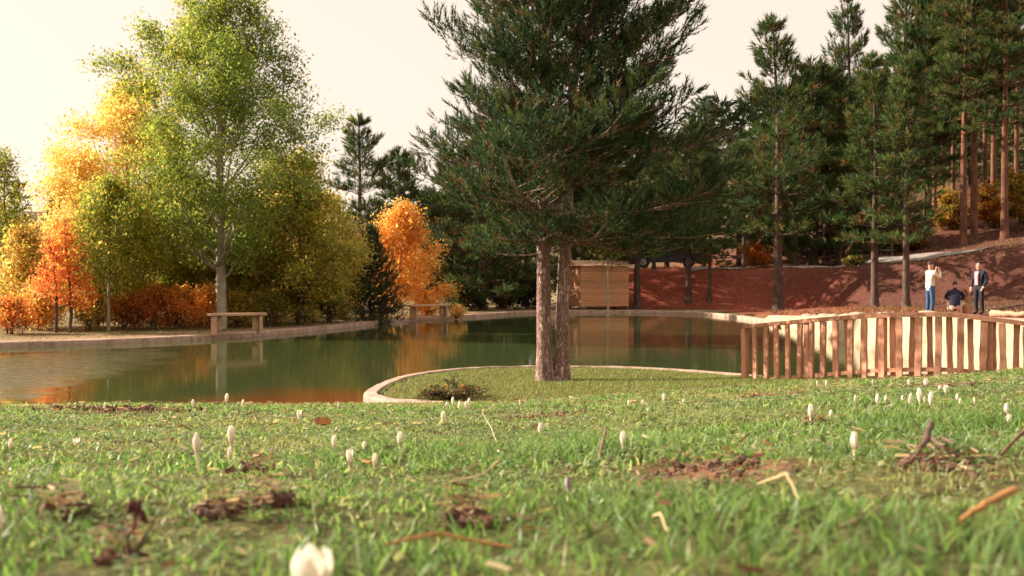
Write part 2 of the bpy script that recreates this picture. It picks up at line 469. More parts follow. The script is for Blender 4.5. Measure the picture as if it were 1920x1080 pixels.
def ground_mat():
    m, nt, out = new_mat('ground_earth_and_turf')
    a = nt.nodes.new('ShaderNodeAttribute'); a.attribute_name = 'Col'
    p = principled(nt, Roughness=.95); p.inputs['Specular IOR Level'].default_value = .1
    tc = nt.nodes.new('ShaderNodeTexCoord')
    n = nt.nodes.new('ShaderNodeTexNoise'); n.inputs['Scale'].default_value = 7; n.inputs['Detail'].default_value = 8; n.inputs['Roughness'].default_value = .75
    cr = nt.nodes.new('ShaderNodeValToRGB'); cr.color_ramp.elements[0].position = .3; cr.color_ramp.elements[1].position = .7
    cr.color_ramp.elements[0].color = (.5, .5, .5, 1); cr.color_ramp.elements[1].color = (1.5, 1.42, 1.35, 1)
    mx = nt.nodes.new('ShaderNodeMix'); mx.data_type = 'RGBA'; mx.blend_type = 'MULTIPLY'; mx.inputs[0].default_value = 1
    b = nt.nodes.new('ShaderNodeBump'); b.inputs['Strength'].default_value = .8; b.inputs['Distance'].default_value = .05
    n2 = nt.nodes.new('ShaderNodeTexNoise'); n2.inputs['Scale'].default_value = 18; n2.inputs['Detail'].default_value = 6
    L = nt.links.new
    L(tc.outputs['Object'], n.inputs['Vector']); L(tc.outputs['Object'], n2.inputs['Vector']); L(n.outputs[0], cr.inputs[0])
    L(a.outputs['Color'], mx.inputs[6]); L(cr.outputs[0], mx.inputs[7]); L(mx.outputs[2], p.inputs['Base Color'])
    L(n2.outputs[0], b.inputs['Height']); L(b.outputs[0], p.inputs['Normal']); L(p.outputs[0], out.inputs[0])
    return m
M['ground'] = ground_mat()
g = link('ground', mesh_np('ground', np.stack([gxf, gyf, gz], 1), GF, gc, True), M['ground'])
tag(g, 'rolling meadow, lawn, red earth bank and wooded slope round the pond', 'ground', kind='structure')

# ------------------------------------------------------------------ water
def water_mat():
    m, nt, out = new_mat('murky_pond_water')
    p = principled(nt, Roughness=.03); p.inputs['IOR'].default_value = 1.45
    geo = nt.nodes.new('ShaderNodeNewGeometry')
    L = nt.links.new
    # reddish silt stirred up in the shallows round the lawn's tip
    sub = nt.nodes.new('ShaderNodeVectorMath'); sub.operation = 'DISTANCE'; sub.inputs[1].default_value = (-2.7, 15.2, 0)
    nz = nt.nodes.new('ShaderNodeTexNoise'); nz.inputs['Scale'].default_value = .7; nz.inputs['Detail'].default_value = 4
    ad = nt.nodes.new('ShaderNodeMath'); ad.operation = 'MULTIPLY_ADD'; ad.inputs[1].default_value = 2.4
    mr = nt.nodes.new('ShaderNodeMapRange'); mr.inputs['From Min'].default_value = 1.8; mr.inputs['From Max'].default_value = 3.6
    mx = nt.nodes.new('ShaderNodeMix'); mx.data_type = 'RGBA'
    mx.inputs[6].default_value = (.19, .060, .020, 1); mx.inputs[7].default_value = (.056, .076, .027, 1)
    L(geo.outputs['Position'], sub.inputs[0]); L(geo.outputs['Position'], nz.inputs['Vector'])
    L(nz.outputs[0], ad.inputs[0]); L(sub.outputs['Value'], ad.inputs[2]); L(ad.outputs[0], mr.inputs['Value']); L(mr.outputs[0], mx.inputs[0])
    L(mx.outputs[2], p.inputs['Base Color'])
    mp = nt.nodes.new('ShaderNodeMapping'); mp.inputs['Scale'].default_value = (1.2, 2.2, 1)
    n = nt.nodes.new('ShaderNodeTexNoise'); n.inputs['Scale'].default_value = 2.2; n.inputs['Detail'].default_value = 4
    b = nt.nodes.new('ShaderNodeBump'); b.inputs['Strength'].default_value = .10; b.inputs['Distance'].default_value = .08
    # a light breeze ruffles the water near the left bank
    gx_ = nt.nodes.new('ShaderNodeVectorMath'); gx_.operation = 'SUBTRACT'; gx_.inputs[1].default_value = (-9.6, 18.5, 0)
    gm = nt.nodes.new('ShaderNodeVectorMath'); gm.operation = 'MULTIPLY'; gm.inputs[1].default_value = (1, .34, 0)
    gl = nt.nodes.new('ShaderNodeVectorMath'); gl.operation = 'LENGTH'
    ng = nt.nodes.new('ShaderNodeTexNoise'); ng.inputs['Scale'].default_value = 1.1; ng.inputs['Detail'].default_value = 3
    ga = nt.nodes.new('ShaderNodeMath'); ga.operation = 'MULTIPLY_ADD'; ga.inputs[1].default_value = 2.2
    gr = nt.nodes.new('ShaderNodeMapRange'); gr.inputs['From Min'].default_value = 2.6; gr.inputs['From Max'].default_value = 4.0; gr.inputs['To Min'].default_value = 1.0; gr.inputs['To Max'].default_value = .025
    L(geo.outputs['Position'], gx_.inputs[0]); L(gx_.outputs[0], gm.inputs[0]); L(gm.outputs[0], gl.inputs[0]); L(geo.outputs['Position'], ng.inputs['Vector'])
    L(ng.outputs[0], ga.inputs[0]); L(gl.outputs['Value'], ga.inputs[2]); L(ga.outputs[0], gr.inputs['Value']); L(gr.outputs[0], b.inputs['Strength'])
    L(geo.outputs['Position'], mp.inputs[0]); L(mp.outputs[0], n.inputs['Vector']); L(n.outputs[0], b.inputs['Height']); L(b.outputs[0], p.inputs['Normal'])
    L(p.outputs[0], out.inputs[0])
    return m
M['water'] = water_mat()
bm = bmesh.new()
ring = POND + PNORM * .12
f = bm.faces.new([bm.verts.new((a, b, 0)) for a, b in ring])
if f.normal.z < 0: f.normal_flip()
bmesh.ops.triangulate(bm, faces=[f])
bm.normal_update()
for f in bm.faces:
    if f.normal.z < 0: f.normal_flip()
wme = bpy.data.meshes.new('pond_water'); bm.to_mesh(wme); bm.free()
tag(link('pond_water', wme, M['water']), 'still murky green pond reflecting the autumn trees', 'pond', kind='structure')

# ------------------------------------------------------------------ kerbs and wall along the water
def sweep(i0, i1, prof, name, mat, wob=.0, seed=1):
    """prof(index) -> list of (offset outward, z)"""
    idx = np.arange(i0, i1 + 1); r = np.random.default_rng(seed)
    rows = []
    for i in idx:
        k = i % len(POND); p = POND[k]; n = PNORM[k]
        rows.append([(p[0] + n[0] * (o + r.normal() * wob), p[1] + n[1] * (o + r.normal() * wob), z + r.normal() * wob * .5) for o, z in prof(k)])
    V = np.array(rows); m, k = V.shape[:2]
    I = np.arange(m - 1)[:, None] * k + np.arange(k - 1)[None, :]
    F = np.stack([I, I + 1, I + k + 1, I + k], -1).reshape(-1, 4)
    return mesh_np(name, V.reshape(-1, 3), F, None, False)

kp = lambda top, wd: (lambda k: [(-.02, -.7), (-.02, top - .025), (.01, top), (wd - .02, top + .005), (wd, top - .02), (wd, -.3)])
NP = len(POND)
tag(link('kerb', sweep(17 * NSEG + 4, 31 * NSEG, kp(.13, .28), 'kerb', M['kerb'], .006), M['kerb']), 'long pale kerb along the far and left banks of the pond', 'kerb', kind='structure')
tag(link('kerb', sweep(0, 9 * NSEG, kp(.125, .185), 'kerb_lawn', M['kerb'], .005, 3), M['kerb']), 'curved pinkish kerb edging the lawn under the twin pine', 'kerb', kind='structure')

def wallprof(k):
    top = float(np.interp(POND[k][1], WALLY, WALLZ))
    return [(-.02, -.8), (.0, -.1), (.14, top * .5), (.28, top - .03), (.31, top), (.62, top + .01), (.66, top - .15)]
wl = link('retaining_wall', sweep(12 * NSEG, 18 * NSEG, wallprof, 'retaining_wall', M['concrete'], .003, 5), M['concrete'])
tag(wl, 'sunlit cream concrete retaining wall of the pond behind the railing', 'wall')

# ------------------------------------------------------------------ road on top of the red bank
rc = [at(1360, 511, 61.5), at(1480, 512, 61), at(1580, 512, 60), at(1660, 516, 58), at(1735, 530, 55)]
rp = np.array([[p[0], p[1]] for p in rc]); rp = np.vstack([[rp[0] - (2.5, .2)], rp, [rp[-1] + (1.2, -2.2)]])
tt = np.linspace(0, len(rp) - 1, 60)
rx = np.interp(tt, np.arange(len(rp)), rp[:, 0]); ry = np.interp(tt, np.arange(len(rp)), rp[:, 1])
tg = np.stack([np.gradient(rx), np.gradient(ry)], 1); tg /= np.linalg.norm(tg, axis=1)[:, None]
V = []
for o in np.linspace(-1.7, 1.7, 7):
    X = rx - tg[:, 1] * o; Y = ry + tg[:, 0] * o
    V.append(np.stack([X, Y, H(X, Y) + .05], 1))
V = np.stack(V, 1); m_, k_ = V.shape[:2]
I = np.arange(m_ - 1)[:, None] * k_ + np.arange(k_ - 1)[None, :]
tag(link('road', mesh_np('road', V.reshape(-1, 3), np.stack([I, I + k_, I + k_ + 1, I + 1], -1).reshape(-1, 4), None, True), M['road']), 'grey gravel track along the top of the red bank', 'road', kind='structure')

# ================================================================== TREES
def rows(N): return np.arange(N)

def basis(D):
    D = D / (np.linalg.norm(D, axis=1)[:, None] + 1e-9)
    ref = np.where(np.abs(D[:, 2:3]) > .9, np.array([[1., 0, 0]]), np.array([[0, 0, 1.]]))
    A = np.cross(D, ref); A /= np.linalg.norm(A, axis=1)[:, None] + 1e-9
    return A, np.cross(D, A), D

def shoot_template(r, n, axis_len, nl, w, ang=(30, 60)):
    """needles of one pine shoot along +Z: n thin triangles"""
    t = r.uniform(.0, 1, n); az = r.uniform(0, 2 * math.pi, n); th = np.radians(r.uniform(ang[0], ang[1], n)) * (1.05 - .45 * t)
    ln = nl * r.uniform(.75, 1.15, n)
    rad = np.stack([np.cos(az), np.sin(az), np.zeros(n)], 1); tan_ = np.stack([-np.sin(az), np.cos(az), np.zeros(n)], 1)
    base = np.stack([np.zeros(n), np.zeros(n), t * axis_len], 1)
    dr = rad * np.sin(th)[:, None] + np.array([0, 0, 1.]) * np.cos(th)[:, None]
    a = base + tan_ * w / 2; b = base - tan_ * w / 2; c = base + dr * ln[:, None]
    return np.stack([a, b, c], 1).reshape(-1, 3)

def build_shoots(r, P, D, S, C, n=20, axis_len=.25, nl=.12, w=.012, tip=1.35, ang=(30, 60)):
    P = np.asarray(P); D = np.asarray(D); S = np.asarray(S); C = np.asarray(C)
    N = len(P); A, B, Dn = basis(D)
    K = 5; Vs = np.empty((N, 3 * n, 3), np.float32)
    which = r.integers(0, K, N)
    for k in range(K):
        T = shoot_template(r, n, axis_len, nl, w, ang); s = which == k
        Vs[s] = P[s][:, None, :] + S[s][:, None, None] * (T[None, :, 0:1] * A[s][:, None, :] + T[None, :, 1:2] * B[s][:, None, :] + T[None, :, 2:3] * Dn[s][:, None, :])
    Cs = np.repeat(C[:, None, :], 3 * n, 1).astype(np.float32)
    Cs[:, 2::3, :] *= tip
    V = Vs.reshape(-1, 3); F = np.arange(len(V)).reshape(-1, 3)
    return V, F, Cs.reshape(-1, 3)

PINE_COL = .88 * np.array([[.045, .085, .028], [.060, .105, .030], [.085, .115, .034], [.036, .070, .032], [.125, .130, .042]])

def conifer(seed, Ht, cb, spread, lower_el=0, upper_el=45, dz=.42, per=5, r0=.16, sub_gap=.26, n=16, nl=.13, w=.014, ax=.26, shoot=1.0,
            stems=None, pal=PINE_COL, bare_in=.3, dens=2, brown=.12, droop=0.0, sides=8, limb_r=.03, curve=.35, ang=(30, 60), lvar=(.7, 1.12), upb=.5):
    r = np.random.default_rng(seed); tr = Acc(); P = []; D = []; S = []; C = []
    stems = stems or [(np.array([[0, 0, -.25], [0, 0, Ht * .3], [r.normal() * .06, r.normal() * .06, Ht * .65], [r.normal() * .1, r.normal() * .1, Ht]]), r0)]
    for si, (path, rr) in enumerate(stems):
        zs = np.linspace(path[0, 2], path[-1, 2], 34)
        px = np.stack([np.interp(zs, path[:, 2], path[:, k]) for k in (0, 1)] + [zs], 1)
        q = np.clip((zs - 0) / path[-1, 2], 0, 1)
        rad = rr * (1 - q) ** .75 + .012; rad *= 1 + .45 * np.clip(1 - (zs - .0) / .35, 0, 1.3)
        tube_mesh(tr, px, rad, 12 if rr > .13 else sides, .05, seed)
        z = cb
        while z < path[-1, 2] - .15:
            t = (z - cb) / (path[-1, 2] - cb)
            kn = per + r.integers(-1, 2); a0 = r.uniform(0, 2 * math.pi)
            for k in range(kn):
                az = a0 + k * 2 * math.pi / kn + r.normal() * .25
                L_ = spread(t, az) * r.uniform(*lvar)
                if L_ < .12: continue
                el = R(lower_el + (upper_el - lower_el) * t + r.normal() * 7)
                m = 7; s = np.linspace(0, 1, m)
                out = np.array([math.cos(az), math.sin(az)])
                e = el + curve * s ** 1.5 - droop * np.sin(s * math.pi)
                st = np.concatenate([[0], np.cumsum(np.full(m - 1, L_ / (m - 1)))])
                dx = np.concatenate([[0], np.cumsum(np.cos(e[1:]) * L_ / (m - 1))]); dzv = np.concatenate([[0], np.cumsum(np.sin(e[1:]) * L_ / (m - 1))])
                c0 = np.array([np.interp(z, path[:, 2], path[:, 0]), np.interp(z, path[:, 2], path[:, 1]), z + r.normal() * .05])
                wv = np.cumsum(r.normal(0, .03, m)) * L_
                pth = np.stack([c0[0] + out[0] * dx - out[1] * wv, c0[1] + out[1] * dx + out[0] * wv, c0[2] + dzv], 1)
                tube_mesh(tr, pth, np.linspace(limb_r * (.5 + .5 * (1 - t)) * (.6 + L_ / 4), .006, m), 5, 0, 0)
                q0 = bare_in * (1 - t * .7)
                g_ = max(q0 * L_, .08)
                while g_ < L_:
                    f_ = g_ / L_
                    pc = np.array([np.interp(f_, s, pth[:, j]) for j in range(3)])
                    j0 = min(int(f_ * (m - 1)), m - 2); ld = pth[j0 + 1] - pth[j0]; ld /= np.linalg.norm(ld)
                    for sg in (-1, 1):
                        if r.random() < .12: continue
                        sl = (L_ - g_) * .55 + .16; sl *= r.uniform(.6, 1.1)
                        side = np.array([-out[1], out[0], 0]) * sg
                        sdv = ld * .65 + side * .8 + np.array([0, 0, .18 + r.normal() * .14]); sdv /= np.linalg.norm(sdv)
                        k2 = max(1, int(sl / (sub_gap)))
                        for u in np.linspace(.25, 1, k2 + 1) if k2 > 1 else (.6, 1.0):
                            pp = pc + sdv * sl * u
                            for _ in range(dens):
                                dd = sdv * .8 + r.normal(0, .36, 3) + np.array([0, 0, upb])
                                P.append(pp + r.normal(0, .05, 3)); D.append(dd); S.append(shoot * r.uniform(.75, 1.2))
                                c = pal[r.integers(0, len(pal))] * r.uniform(.75, 1.3)
                                if r.random() < brown * (1 - f_) * 2.0: c = np.array([.16, .085, .035]) * r.uniform(.6, 1.2)
                                C.append(c)
                        if sl > .5:
                            tube_mesh(tr, np.stack([pc, pc + sdv * sl * .9]), [.012, .005], 4, 0, 0)
                    g_ += sub_gap * r.uniform(.8, 1.25)
                for _ in range(dens + 1):
                    P.append(pth[-1]); D.append((pth[-1] - pth[-2]) * 3 + r.normal(0, .25, 3) * L_ / m); S.append(shoot * r.uniform(.9, 1.25)); C.append(pal[r.integers(0, len(pal))] * r.uniform(.9, 1.4))
            z += dz * (1 - .35 * t) * r.uniform(.85, 1.2)
        for _ in range(5):
            P.append(path[-1] - (0, 0, .1)); D.append(np.array([0, 0, 1]) + r.normal(0, .25, 3)); S.append(shoot * 1.1); C.append(pal[1])
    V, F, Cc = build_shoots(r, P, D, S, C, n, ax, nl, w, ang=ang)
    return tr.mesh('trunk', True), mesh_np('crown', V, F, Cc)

def leaves(r, P, Cc, size, flat=.5):
    """folded diamond leaves at points P"""
    N = len(P)
    D = r.normal(0, 1, (N, 3)); D[:, 2] -= .4
    A, B, Dn = basis(D)
    s = size * r.uniform(.6, 1.35, N)[:, None]
    up = B * .22 * s
    a = P - Dn * s; b = P + A * s * .62 + up; c = P + Dn * s; d = P - A * s * .62 + up
    V = np.stack([a, b, c, d], 1).reshape(-1, 3)
    i = np.arange(N)[:, None] * 4
    F = np.concatenate([i + np.array([[0, 1, 2]]), i + np.array([[0, 2, 3]])], 1).reshape(-1, 3)
    return V, F, np.repeat(Cc, 4, 0)

PAL = {
    'green': 1.3 * np.array([[.15, .20, .045], [.19, .235, .05], [.11, .165, .042], [.25, .27, .07]]),
    'yelgreen': np.array([1.5, 1.4, 1.5]) * np.array([[.33, .30, .06], [.24, .26, .05], [.42, .33, .065], [.17, .21, .045]]),
    'gold': np.array([[.74, .54, .23], [.80, .60, .27], [.70, .46, .18], [.60, .50, .20]]),
    'orange': np.array([[.72, .32, .06], [.76, .37, .07], [.66, .26, .05], [.70, .40, .09]]),
    'red': np.array([[.74, .22, .10], [.78, .30, .13], [.62, .16, .07], [.78, .38, .14]]),
    'olive': 1.3 * np.array([[.22, .20, .045], [.30, .24, .05], [.16, .16, .04], [.38, .26, .055]]),
    'rust': np.array([[.56, .17, .06], [.64, .25, .06], [.46, .13, .05], [.58, .32, .08]]),
    'dark': np.array([[.05, .065, .022], [.07, .075, .022], [.10, .07, .03], [.04, .055, .022]]),
}

def broadleaf(seed, Ht, cb, prof, nleaf, size, palfn, r0=.1, limbs=26, el=(20, 60), lean=(0, 0), stems=None, clump=.26, sides=8, sec=5, bend=.35):
    """prof(t, az) gives the crown radius at relative height t"""
    r = np.random.default_rng(seed); tr = Acc(); cl = []; cw = []
    stems = stems or [(np.array([[0, 0, -.2], [lean[0] * .3, lean[1] * .3, Ht * .35], [lean[0] * .7, lean[1] * .7, Ht * .7], [lean[0], lean[1], Ht * .97]]), r0, limbs)]
    for path, rr, nl_ in stems:
        zs = np.linspace(path[0, 2], path[-1, 2], 22)
        pp = np.stack([np.interp(zs, path[:, 2], path[:, k]) for k in (0, 1)] + [zs], 1)
        pp[3:, :2] += np.cumsum(r.normal(0, .012, (19, 2)), 0)
        q = np.clip(zs / path[-1, 2], 0, 1)
        tube_mesh(tr, pp, rr * (1 - q) ** .8 + .008, sides, .04, seed)
        for k in range(nl_):
            t = (k + r.uniform(.1, .9)) / nl_
            z0 = cb + (path[-1, 2] - cb) * t * .97
            az = k * 2.399 + r.normal() * .35
            L_ = prof(t, az) * r.uniform(.6, 1.42)
            if L_ < .1: continue
            e0 = R(el[0] + (el[1] - el[0]) * t + r.normal() * 8)
            z0 = max(z0 - math.sin(e0) * L_ * .45, cb * .8)
            m = 6; s = np.linspace(0, 1, m); e = e0 + bend * s
            out = np.array([math.cos(az), math.sin(az)])
            dx = np.concatenate([[0], np.cumsum(np.cos(e[1:]) * L_ / (m - 1))]); dz = np.concatenate([[0], np.cumsum(np.sin(e[1:]) * L_ / (m - 1))])
            c0 = np.array([np.interp(z0, zs, pp[:, 0]), np.interp(z0, zs, pp[:, 1]), z0])
            wv = np.cumsum(r.normal(0, .05, m)) * L_
            pth = np.stack([c0[0] + out[0] * dx - out[1] * wv, c0[1] + out[1] * dx + out[0] * wv, c0[2] + dz], 1)
            tube_mesh(tr, pth, np.linspace(max(.012, rr * .32 * (1 - t * .6)), .006, m), 5)
            for j in range(sec):
                f_ = r.uniform(.25, 1.0)
                pc = np.array([np.interp(f_, s, pth[:, i]) for i in range(3)])
                dv = np.array([out[0], out[1], .3]) * .5 + r.normal(0, .6, 3); dv[2] += .15; dv /= np.linalg.norm(dv)
                sl = L_ * r.uniform(.18, .42) * (1.15 - f_ * .5) + .1
                en = pc + dv * sl
                tube_mesh(tr, np.stack([pc, (pc + en) / 2 + r.normal(0, .03, 3), en]), [.010, .007, .004], 4)
                for u in (.45, .75, 1.0):
                    cl.append(pc + dv * sl * u); cw.append(L_ + .12)
                cl.append(pth[-1]); cw.append((L_ + .12) * .5)
    cl = np.array(cl)
    cw = np.array(cw); cw /= cw.sum()
    idx = r.choice(len(cl), nleaf, p=cw)
    P = cl[idx] + r.normal(0, clump, (nleaf, 3)) * np.array([1, 1, .8])
    Cc = palfn(r, P, idx, len(cl))
    V, F, C = leaves(r, P, Cc, size)
    return tr.mesh('trunk', True), mesh_np('crown', V, F, C)

def mix_pal(parts, spatial=None):
    """parts: list of (palette name, weight); spatial(P)-> shift in 0..1 towards the last palette"""
    names = [p for p, _ in parts]; wts = np.array([w for _, w in parts], float)
    def fn(r, P, idx, ncl):
        N = len(P); clr = r.random(ncl)[idx] * .65 + r.random(N) * .35
        if spatial is not None:
            clr = np.clip(clr * .7 + spatial(P) * .75 - .2, 0, .999)
        cum = np.cumsum(wts / wts.sum()); which = np.searchsorted(cum, np.clip(clr, 0, .9999))
        out = np.empty((N, 3))
        for k, nme in enumerate(names):
            s = which == k; pl = PAL[nme]
            out[s] = pl[r.integers(0, len(pl), s.sum())]
        return out * r.uniform(.75, 1.25, (N, 1))
    return fn

def plant_tree(name, label, cat, meshes, mats, loc, rz=0, scale=(1, 1, 1), group=None, tilt=0):
    e = empty(name, loc, rz); e.scale = scale
    if tilt: e.rotation_euler = (0, tilt, rz)
    tag(e, label, cat, group)
    link('trunk', meshes[0], mats[0], e); link('crown', meshes[1], mats[1], e)
    return e

def gpos(px, d, sink=0.0):
    x = (px - 960) / FPX * d
    return (x, d, H1(x, d) - sink)

# ---- the twin-stemmed pine on the lawn
tb = np.array(gpos(1040, 17.2))
s1 = np.array([[-.10, 0, -.3], [-.165, 0, .4], [-.180, -.02, 2.2], [-.16, .0, 4.5], [-.10, .05, 8.6]])
s2 = np.array([[.09, .05, -.3], [.115, .06, .4], [.135, .06, 1.5], [.18, .06, 2.4], [.30, .08, 4.6], [.52, .1, 8.0]])
def main_spread(t, az):
    base = np.interp(t, [0, .08, .2, .45, .7, 1], [2.0, 2.45, 2.5, 2.3, 1.8, .4])
    return base * (1.0 + .10 * math.cos(az))
mp_ = conifer(11, 8.6, 2.22, main_spread, lower_el=-15, upper_el=42, dz=.50, per=5, sub_gap=.17, n=20, nl=.10, w=.016, ax=.28, stems=[(s1, .114), (s2, .104)],
              pal=PINE_COL * np.array([.78, .84, .95]), bare_in=.22, dens=2, brown=.09, limb_r=.022, curve=.62, lvar=(.45, 1.08), upb=.75)
plant_tree('twin_pine', 'large dark pine with two reddish trunks on the kerbed lawn', 'pine tree', mp_, (M['bark_pine'], M['needle']), tuple(tb))

# ---- background pines: a few kinds, each copied with its own size and turn
def full_spread(t, az): return np.interp(t, [0, .15, .4, .75, 1], [1.5, 2.15, 2.0, 1.15, .15])
def tall_spread(t, az): return np.interp(t, [0, .2, .5, .8, 1], [1.0, 1.7, 1.8, 1.2, .25])
def slim_spread(t, az): return np.interp(t, [0, .2, .5, .8, 1], [1.3, 1.55, 1.25, .65, .08])
def low_spread(t, az): return np.interp(t, [0, .15, .5, .8, 1], [1.9, 2.2, 1.7, .9, .15])
DARKP = PINE_COL * .85
KIN = dict(n=11, nl=.25, w=.042, ax=.34, sub_gap=.32, dens=2, sides=7, limb_r=.03, lvar=(.5, 1.2))
PROTO = {
    'full': (conifer(21, 12, 3.2, full_spread, lower_el=-4, upper_el=40, dz=.85, per=5, r0=.17, **KIN), 12.),
    'tall': (conifer(22, 15, 6.0, tall_spread, lower_el=-5, upper_el=35, dz=.85, per=5, r0=.15, **KIN), 15.),
    'slim': (conifer(23, 12, 3.2, slim_spread, lower_el=0, upper_el=50, dz=.72, per=5, r0=.14, pal=PINE_COL * 1.15, **KIN), 12.),
    'low': (conifer(24, 8, .7, low_spread, lower_el=-10, upper_el=40, dz=.72, per=5, r0=.13, pal=DARKP, **KIN), 8.),
}
PROTO['tall'][0][0].materials.append(M['bark_red']); PROTO['tall'][0][1].materials.append(M['needle'])
PINES = [  # kind, px, d, top py, width factor, label
    ('full', 1195, 57.5, 215, 1.0, 'pine with stout dark trunk rising just right of the wooden hut'),
    ('slim', 1226, 61.5, 270, 1.0, 'thin pine standing on the lit red slope between hut and car'),
    ('full', 1291, 58.3, 230, .95, 'pine with straight dark trunk just left of the leaning trunk below the red bank'),
    ('slim', 1330, 58.0, 300, .95, 'slender pine with trunk leaning to the right at the foot of the red bank'),
    ('full', 1319, 64, 250, 1.0, 'pine growing on top of the red bank behind the leaning trunk'),
    ('full', 1459, 54.6, 40, .82, 'tall pointed pine with thick trunk at the middle of the red bank'),
    ('slim', 1491, 63, 160, 1.0, 'thin pine in front of the glowing orange earth above the track'),
    ('low', 1526, 64, 120, 1.0, 'bushy pine left of the dark rail fence above the track'),
    ('low', 1550, 65.5, 130, .9, 'bushy pine at the left end of the dark rail fence'),
    ('full', 1640, 49.5, 110, .85, 'full pine with dark trunk standing behind the rocks left of the white-sweater man'),
    ('slim', 1699, 47.5, 110, .95, 'light green pine with slim pinkish trunk left of the white-sweater man'),
    ('tall', 1806, 60, -70, .95, 'tall pine, left one of the close pair of bare trunks on the slope'),
    ('tall', 1826, 61.5, -110, .95, 'tall pine, right one of the close pair of bare trunks on the slope'),
    ('tall', 1883, 58.5, -100, 1.0, 'tall red-barked pine standing alone on the slope above the dark-suited man'),
    ('tall', 1768, 70, -20, 1.0, 'tall pine deep in the slope wood behind the pair of bare trunks'),
    ('tall', 1862, 76, -40, 1.0, 'tall pine farther up the slope between the pair and the red-barked pine'),
    ('tall', 1930, 66, -60, 1.0, 'tall pine at the right edge of the picture'),
    ('tall', 1752, 78, -10, .8, 'thin tall pine left of the pair, higher up the slope'),
    ('tall', 1786, 84, 0, .8, 'thin tall pine far up the slope just left of the pair'),
    ('tall', 1846, 72, -60, .8, 'thin tall pine between the pair and the red-barked pine'),
    ('tall', 1905, 78, -40, .85, 'thin tall pine right behind the red-barked pine'),
    ('tall', 1870, 92, 10, .85, 'thin tall pine at the top of the slope'),
    ('full', 1594, 72, -15, .62, 'narrow pine whose pointed tip stands free against the sky'),
    ('full', 1690, 66, -30, .8, 'high pine behind the light green slim one'),
    ('full', 1740, 64, 0, .85, 'high pine left of the pair of bare trunks'),
    ('full', 1575, 62.5, 180, .8, 'bushy dark pine behind the autumn-coloured scrub right of the thick trunk'),
    ('full', 672, 52, 222, 1.0, 'dark blue-green pine with pointed tip between aspen and twin pine'),
    ('low', 748, 57, 285, .9, 'dark pine directly behind the golden birch'),
    ('low', 905, 55.5, 255, 1.05, 'low-branched dark pine left of the twin trunks on the far bank'),
    ('slim', 948, 56.5, 330, .8, 'slim pine with pale lower trunk left of the twin trunks'),
    ('low', 845, 60, 290, .9, 'dark pine behind the second bench, left of the low-branched pine'),
    ('low', 985, 62, 250, 1.0, 'dark pine hidden behind the twin trunks'),
    ('low', 1075, 66, 230, 1.0, 'dark pine behind the wooden hut'),
    ('low', 1140, 68, 260, 1.0, 'dark pine behind the hut, right of its ridge'),
    ('low', 1250, 72, 280, 1.0, 'dark pine on the terrace behind the parked car'),
    ('low', 1385, 70, 270, 1.0, 'dark pine behind the track, left of the thick trunk'),
    ('low', 1440, 74, 230, 1.0, 'dark pine behind the track, right behind the thick trunk'),
    ('low', 1640, 73, 180, 1.0, 'dark pine above the dark rail fence'),
    ('low', 1905, 82, 130, 1.1, 'dark pine at the top of the slope behind the red-barked pine'),
    ('low', 1815, 86, 150, 1.1, 'dark pine at the top of the slope behind the paired trunks'),
    ('low', 1985, 84, 120, 1.2, 'dark pine beyond the right edge of the slope'),
    ('full', 1395, 62, 250, .8, 'pine between the leaning trunk and the thick trunk above the bank'),
]
rr_ = random.Random(5)
for i, (kind, px, d, top, wf, lab) in enumerate(PINES):
    (tm, cm), hp = PROTO[kind]
    p = gpos(px, d)
    ztop = at(px, top, d)[2]
    s = (ztop - p[2]) / hp
    barkm = M['bark_red'] if kind == 'tall' else M['bark_dark']
    e = plant_tree('pine_tree', lab, 'pine tree', (tm, cm), (barkm, M['needle']), p, rr_.uniform(0, 6.28), (s * wf * 1.25, s * wf * 1.25, s), 'pines round the pond')
    if 'leaning' in lab and 'slender' in lab:
        e.rotation_mode = 'XYZ'; e.rotation_euler = (0, R(6), rr_.uniform(0, 6.28))

# ---- small dense conifer by the second bench
def fir_spread(t, az): return np.interp(t, [0, .1, .5, 1], [1.7, 1.75, 1.1, .1])
fir = conifer(31, 3.4, .12, fir_spread, lower_el=-14, upper_el=64, dz=.25, per=7, r0=.07, sub_gap=.2, n=16, nl=.11, w=.024, ax=.30, dens=1,
              pal=np.array([[.03, .055, .03], [.04, .065, .03], [.05, .075, .028]]), brown=.03, bare_in=.1, curve=.55, limb_r=.018)
plant_tree('young_pine', 'small dense dark conifer in front of the golden birch', 'pine tree', fir, (M['bark_dark'], M['needle']), gpos(694, 41.8), scale=(.80, .80, 1))

# ---- broadleaf trees on the left bank
def dome(rmax, tw=.35, top=.12, bot=.35, asym=0.0):
    return lambda t, az: np.interp(t, [0, tw, .75, 1], [rmax * bot, rmax, rmax * .55, rmax * top]) * (1 + asym * math.cos(az))

asp = broadleaf(41, 10.9, 1.9, lambda t, az: np.interp(t, [0, .12, .35, .6, .85, 1], [2.2, 3.4, 3.9, 3.3, 2.0, .7]) * (1 - .06 * math.cos(az)), 72000, .056,
                mix_pal([('green', .66), ('yelgreen', .24), ('gold', .10)], lambda P: np.clip(.40 - P[:, 0] * .10 + (P[:, 2] - 7) * .015, 0, 1)),  # more gold towards the left: the sunlit flank put into the leaf colour
                r0=.165, limbs=52, el=(26, 62), clump=.24, sides=10, sec=7)
plant_tree('aspen_tree', 'tall green aspen with straight grey trunk behind the first bench', 'tree', asp, (M['bark_pale'], M['leaf']), gpos(415, 34.6))

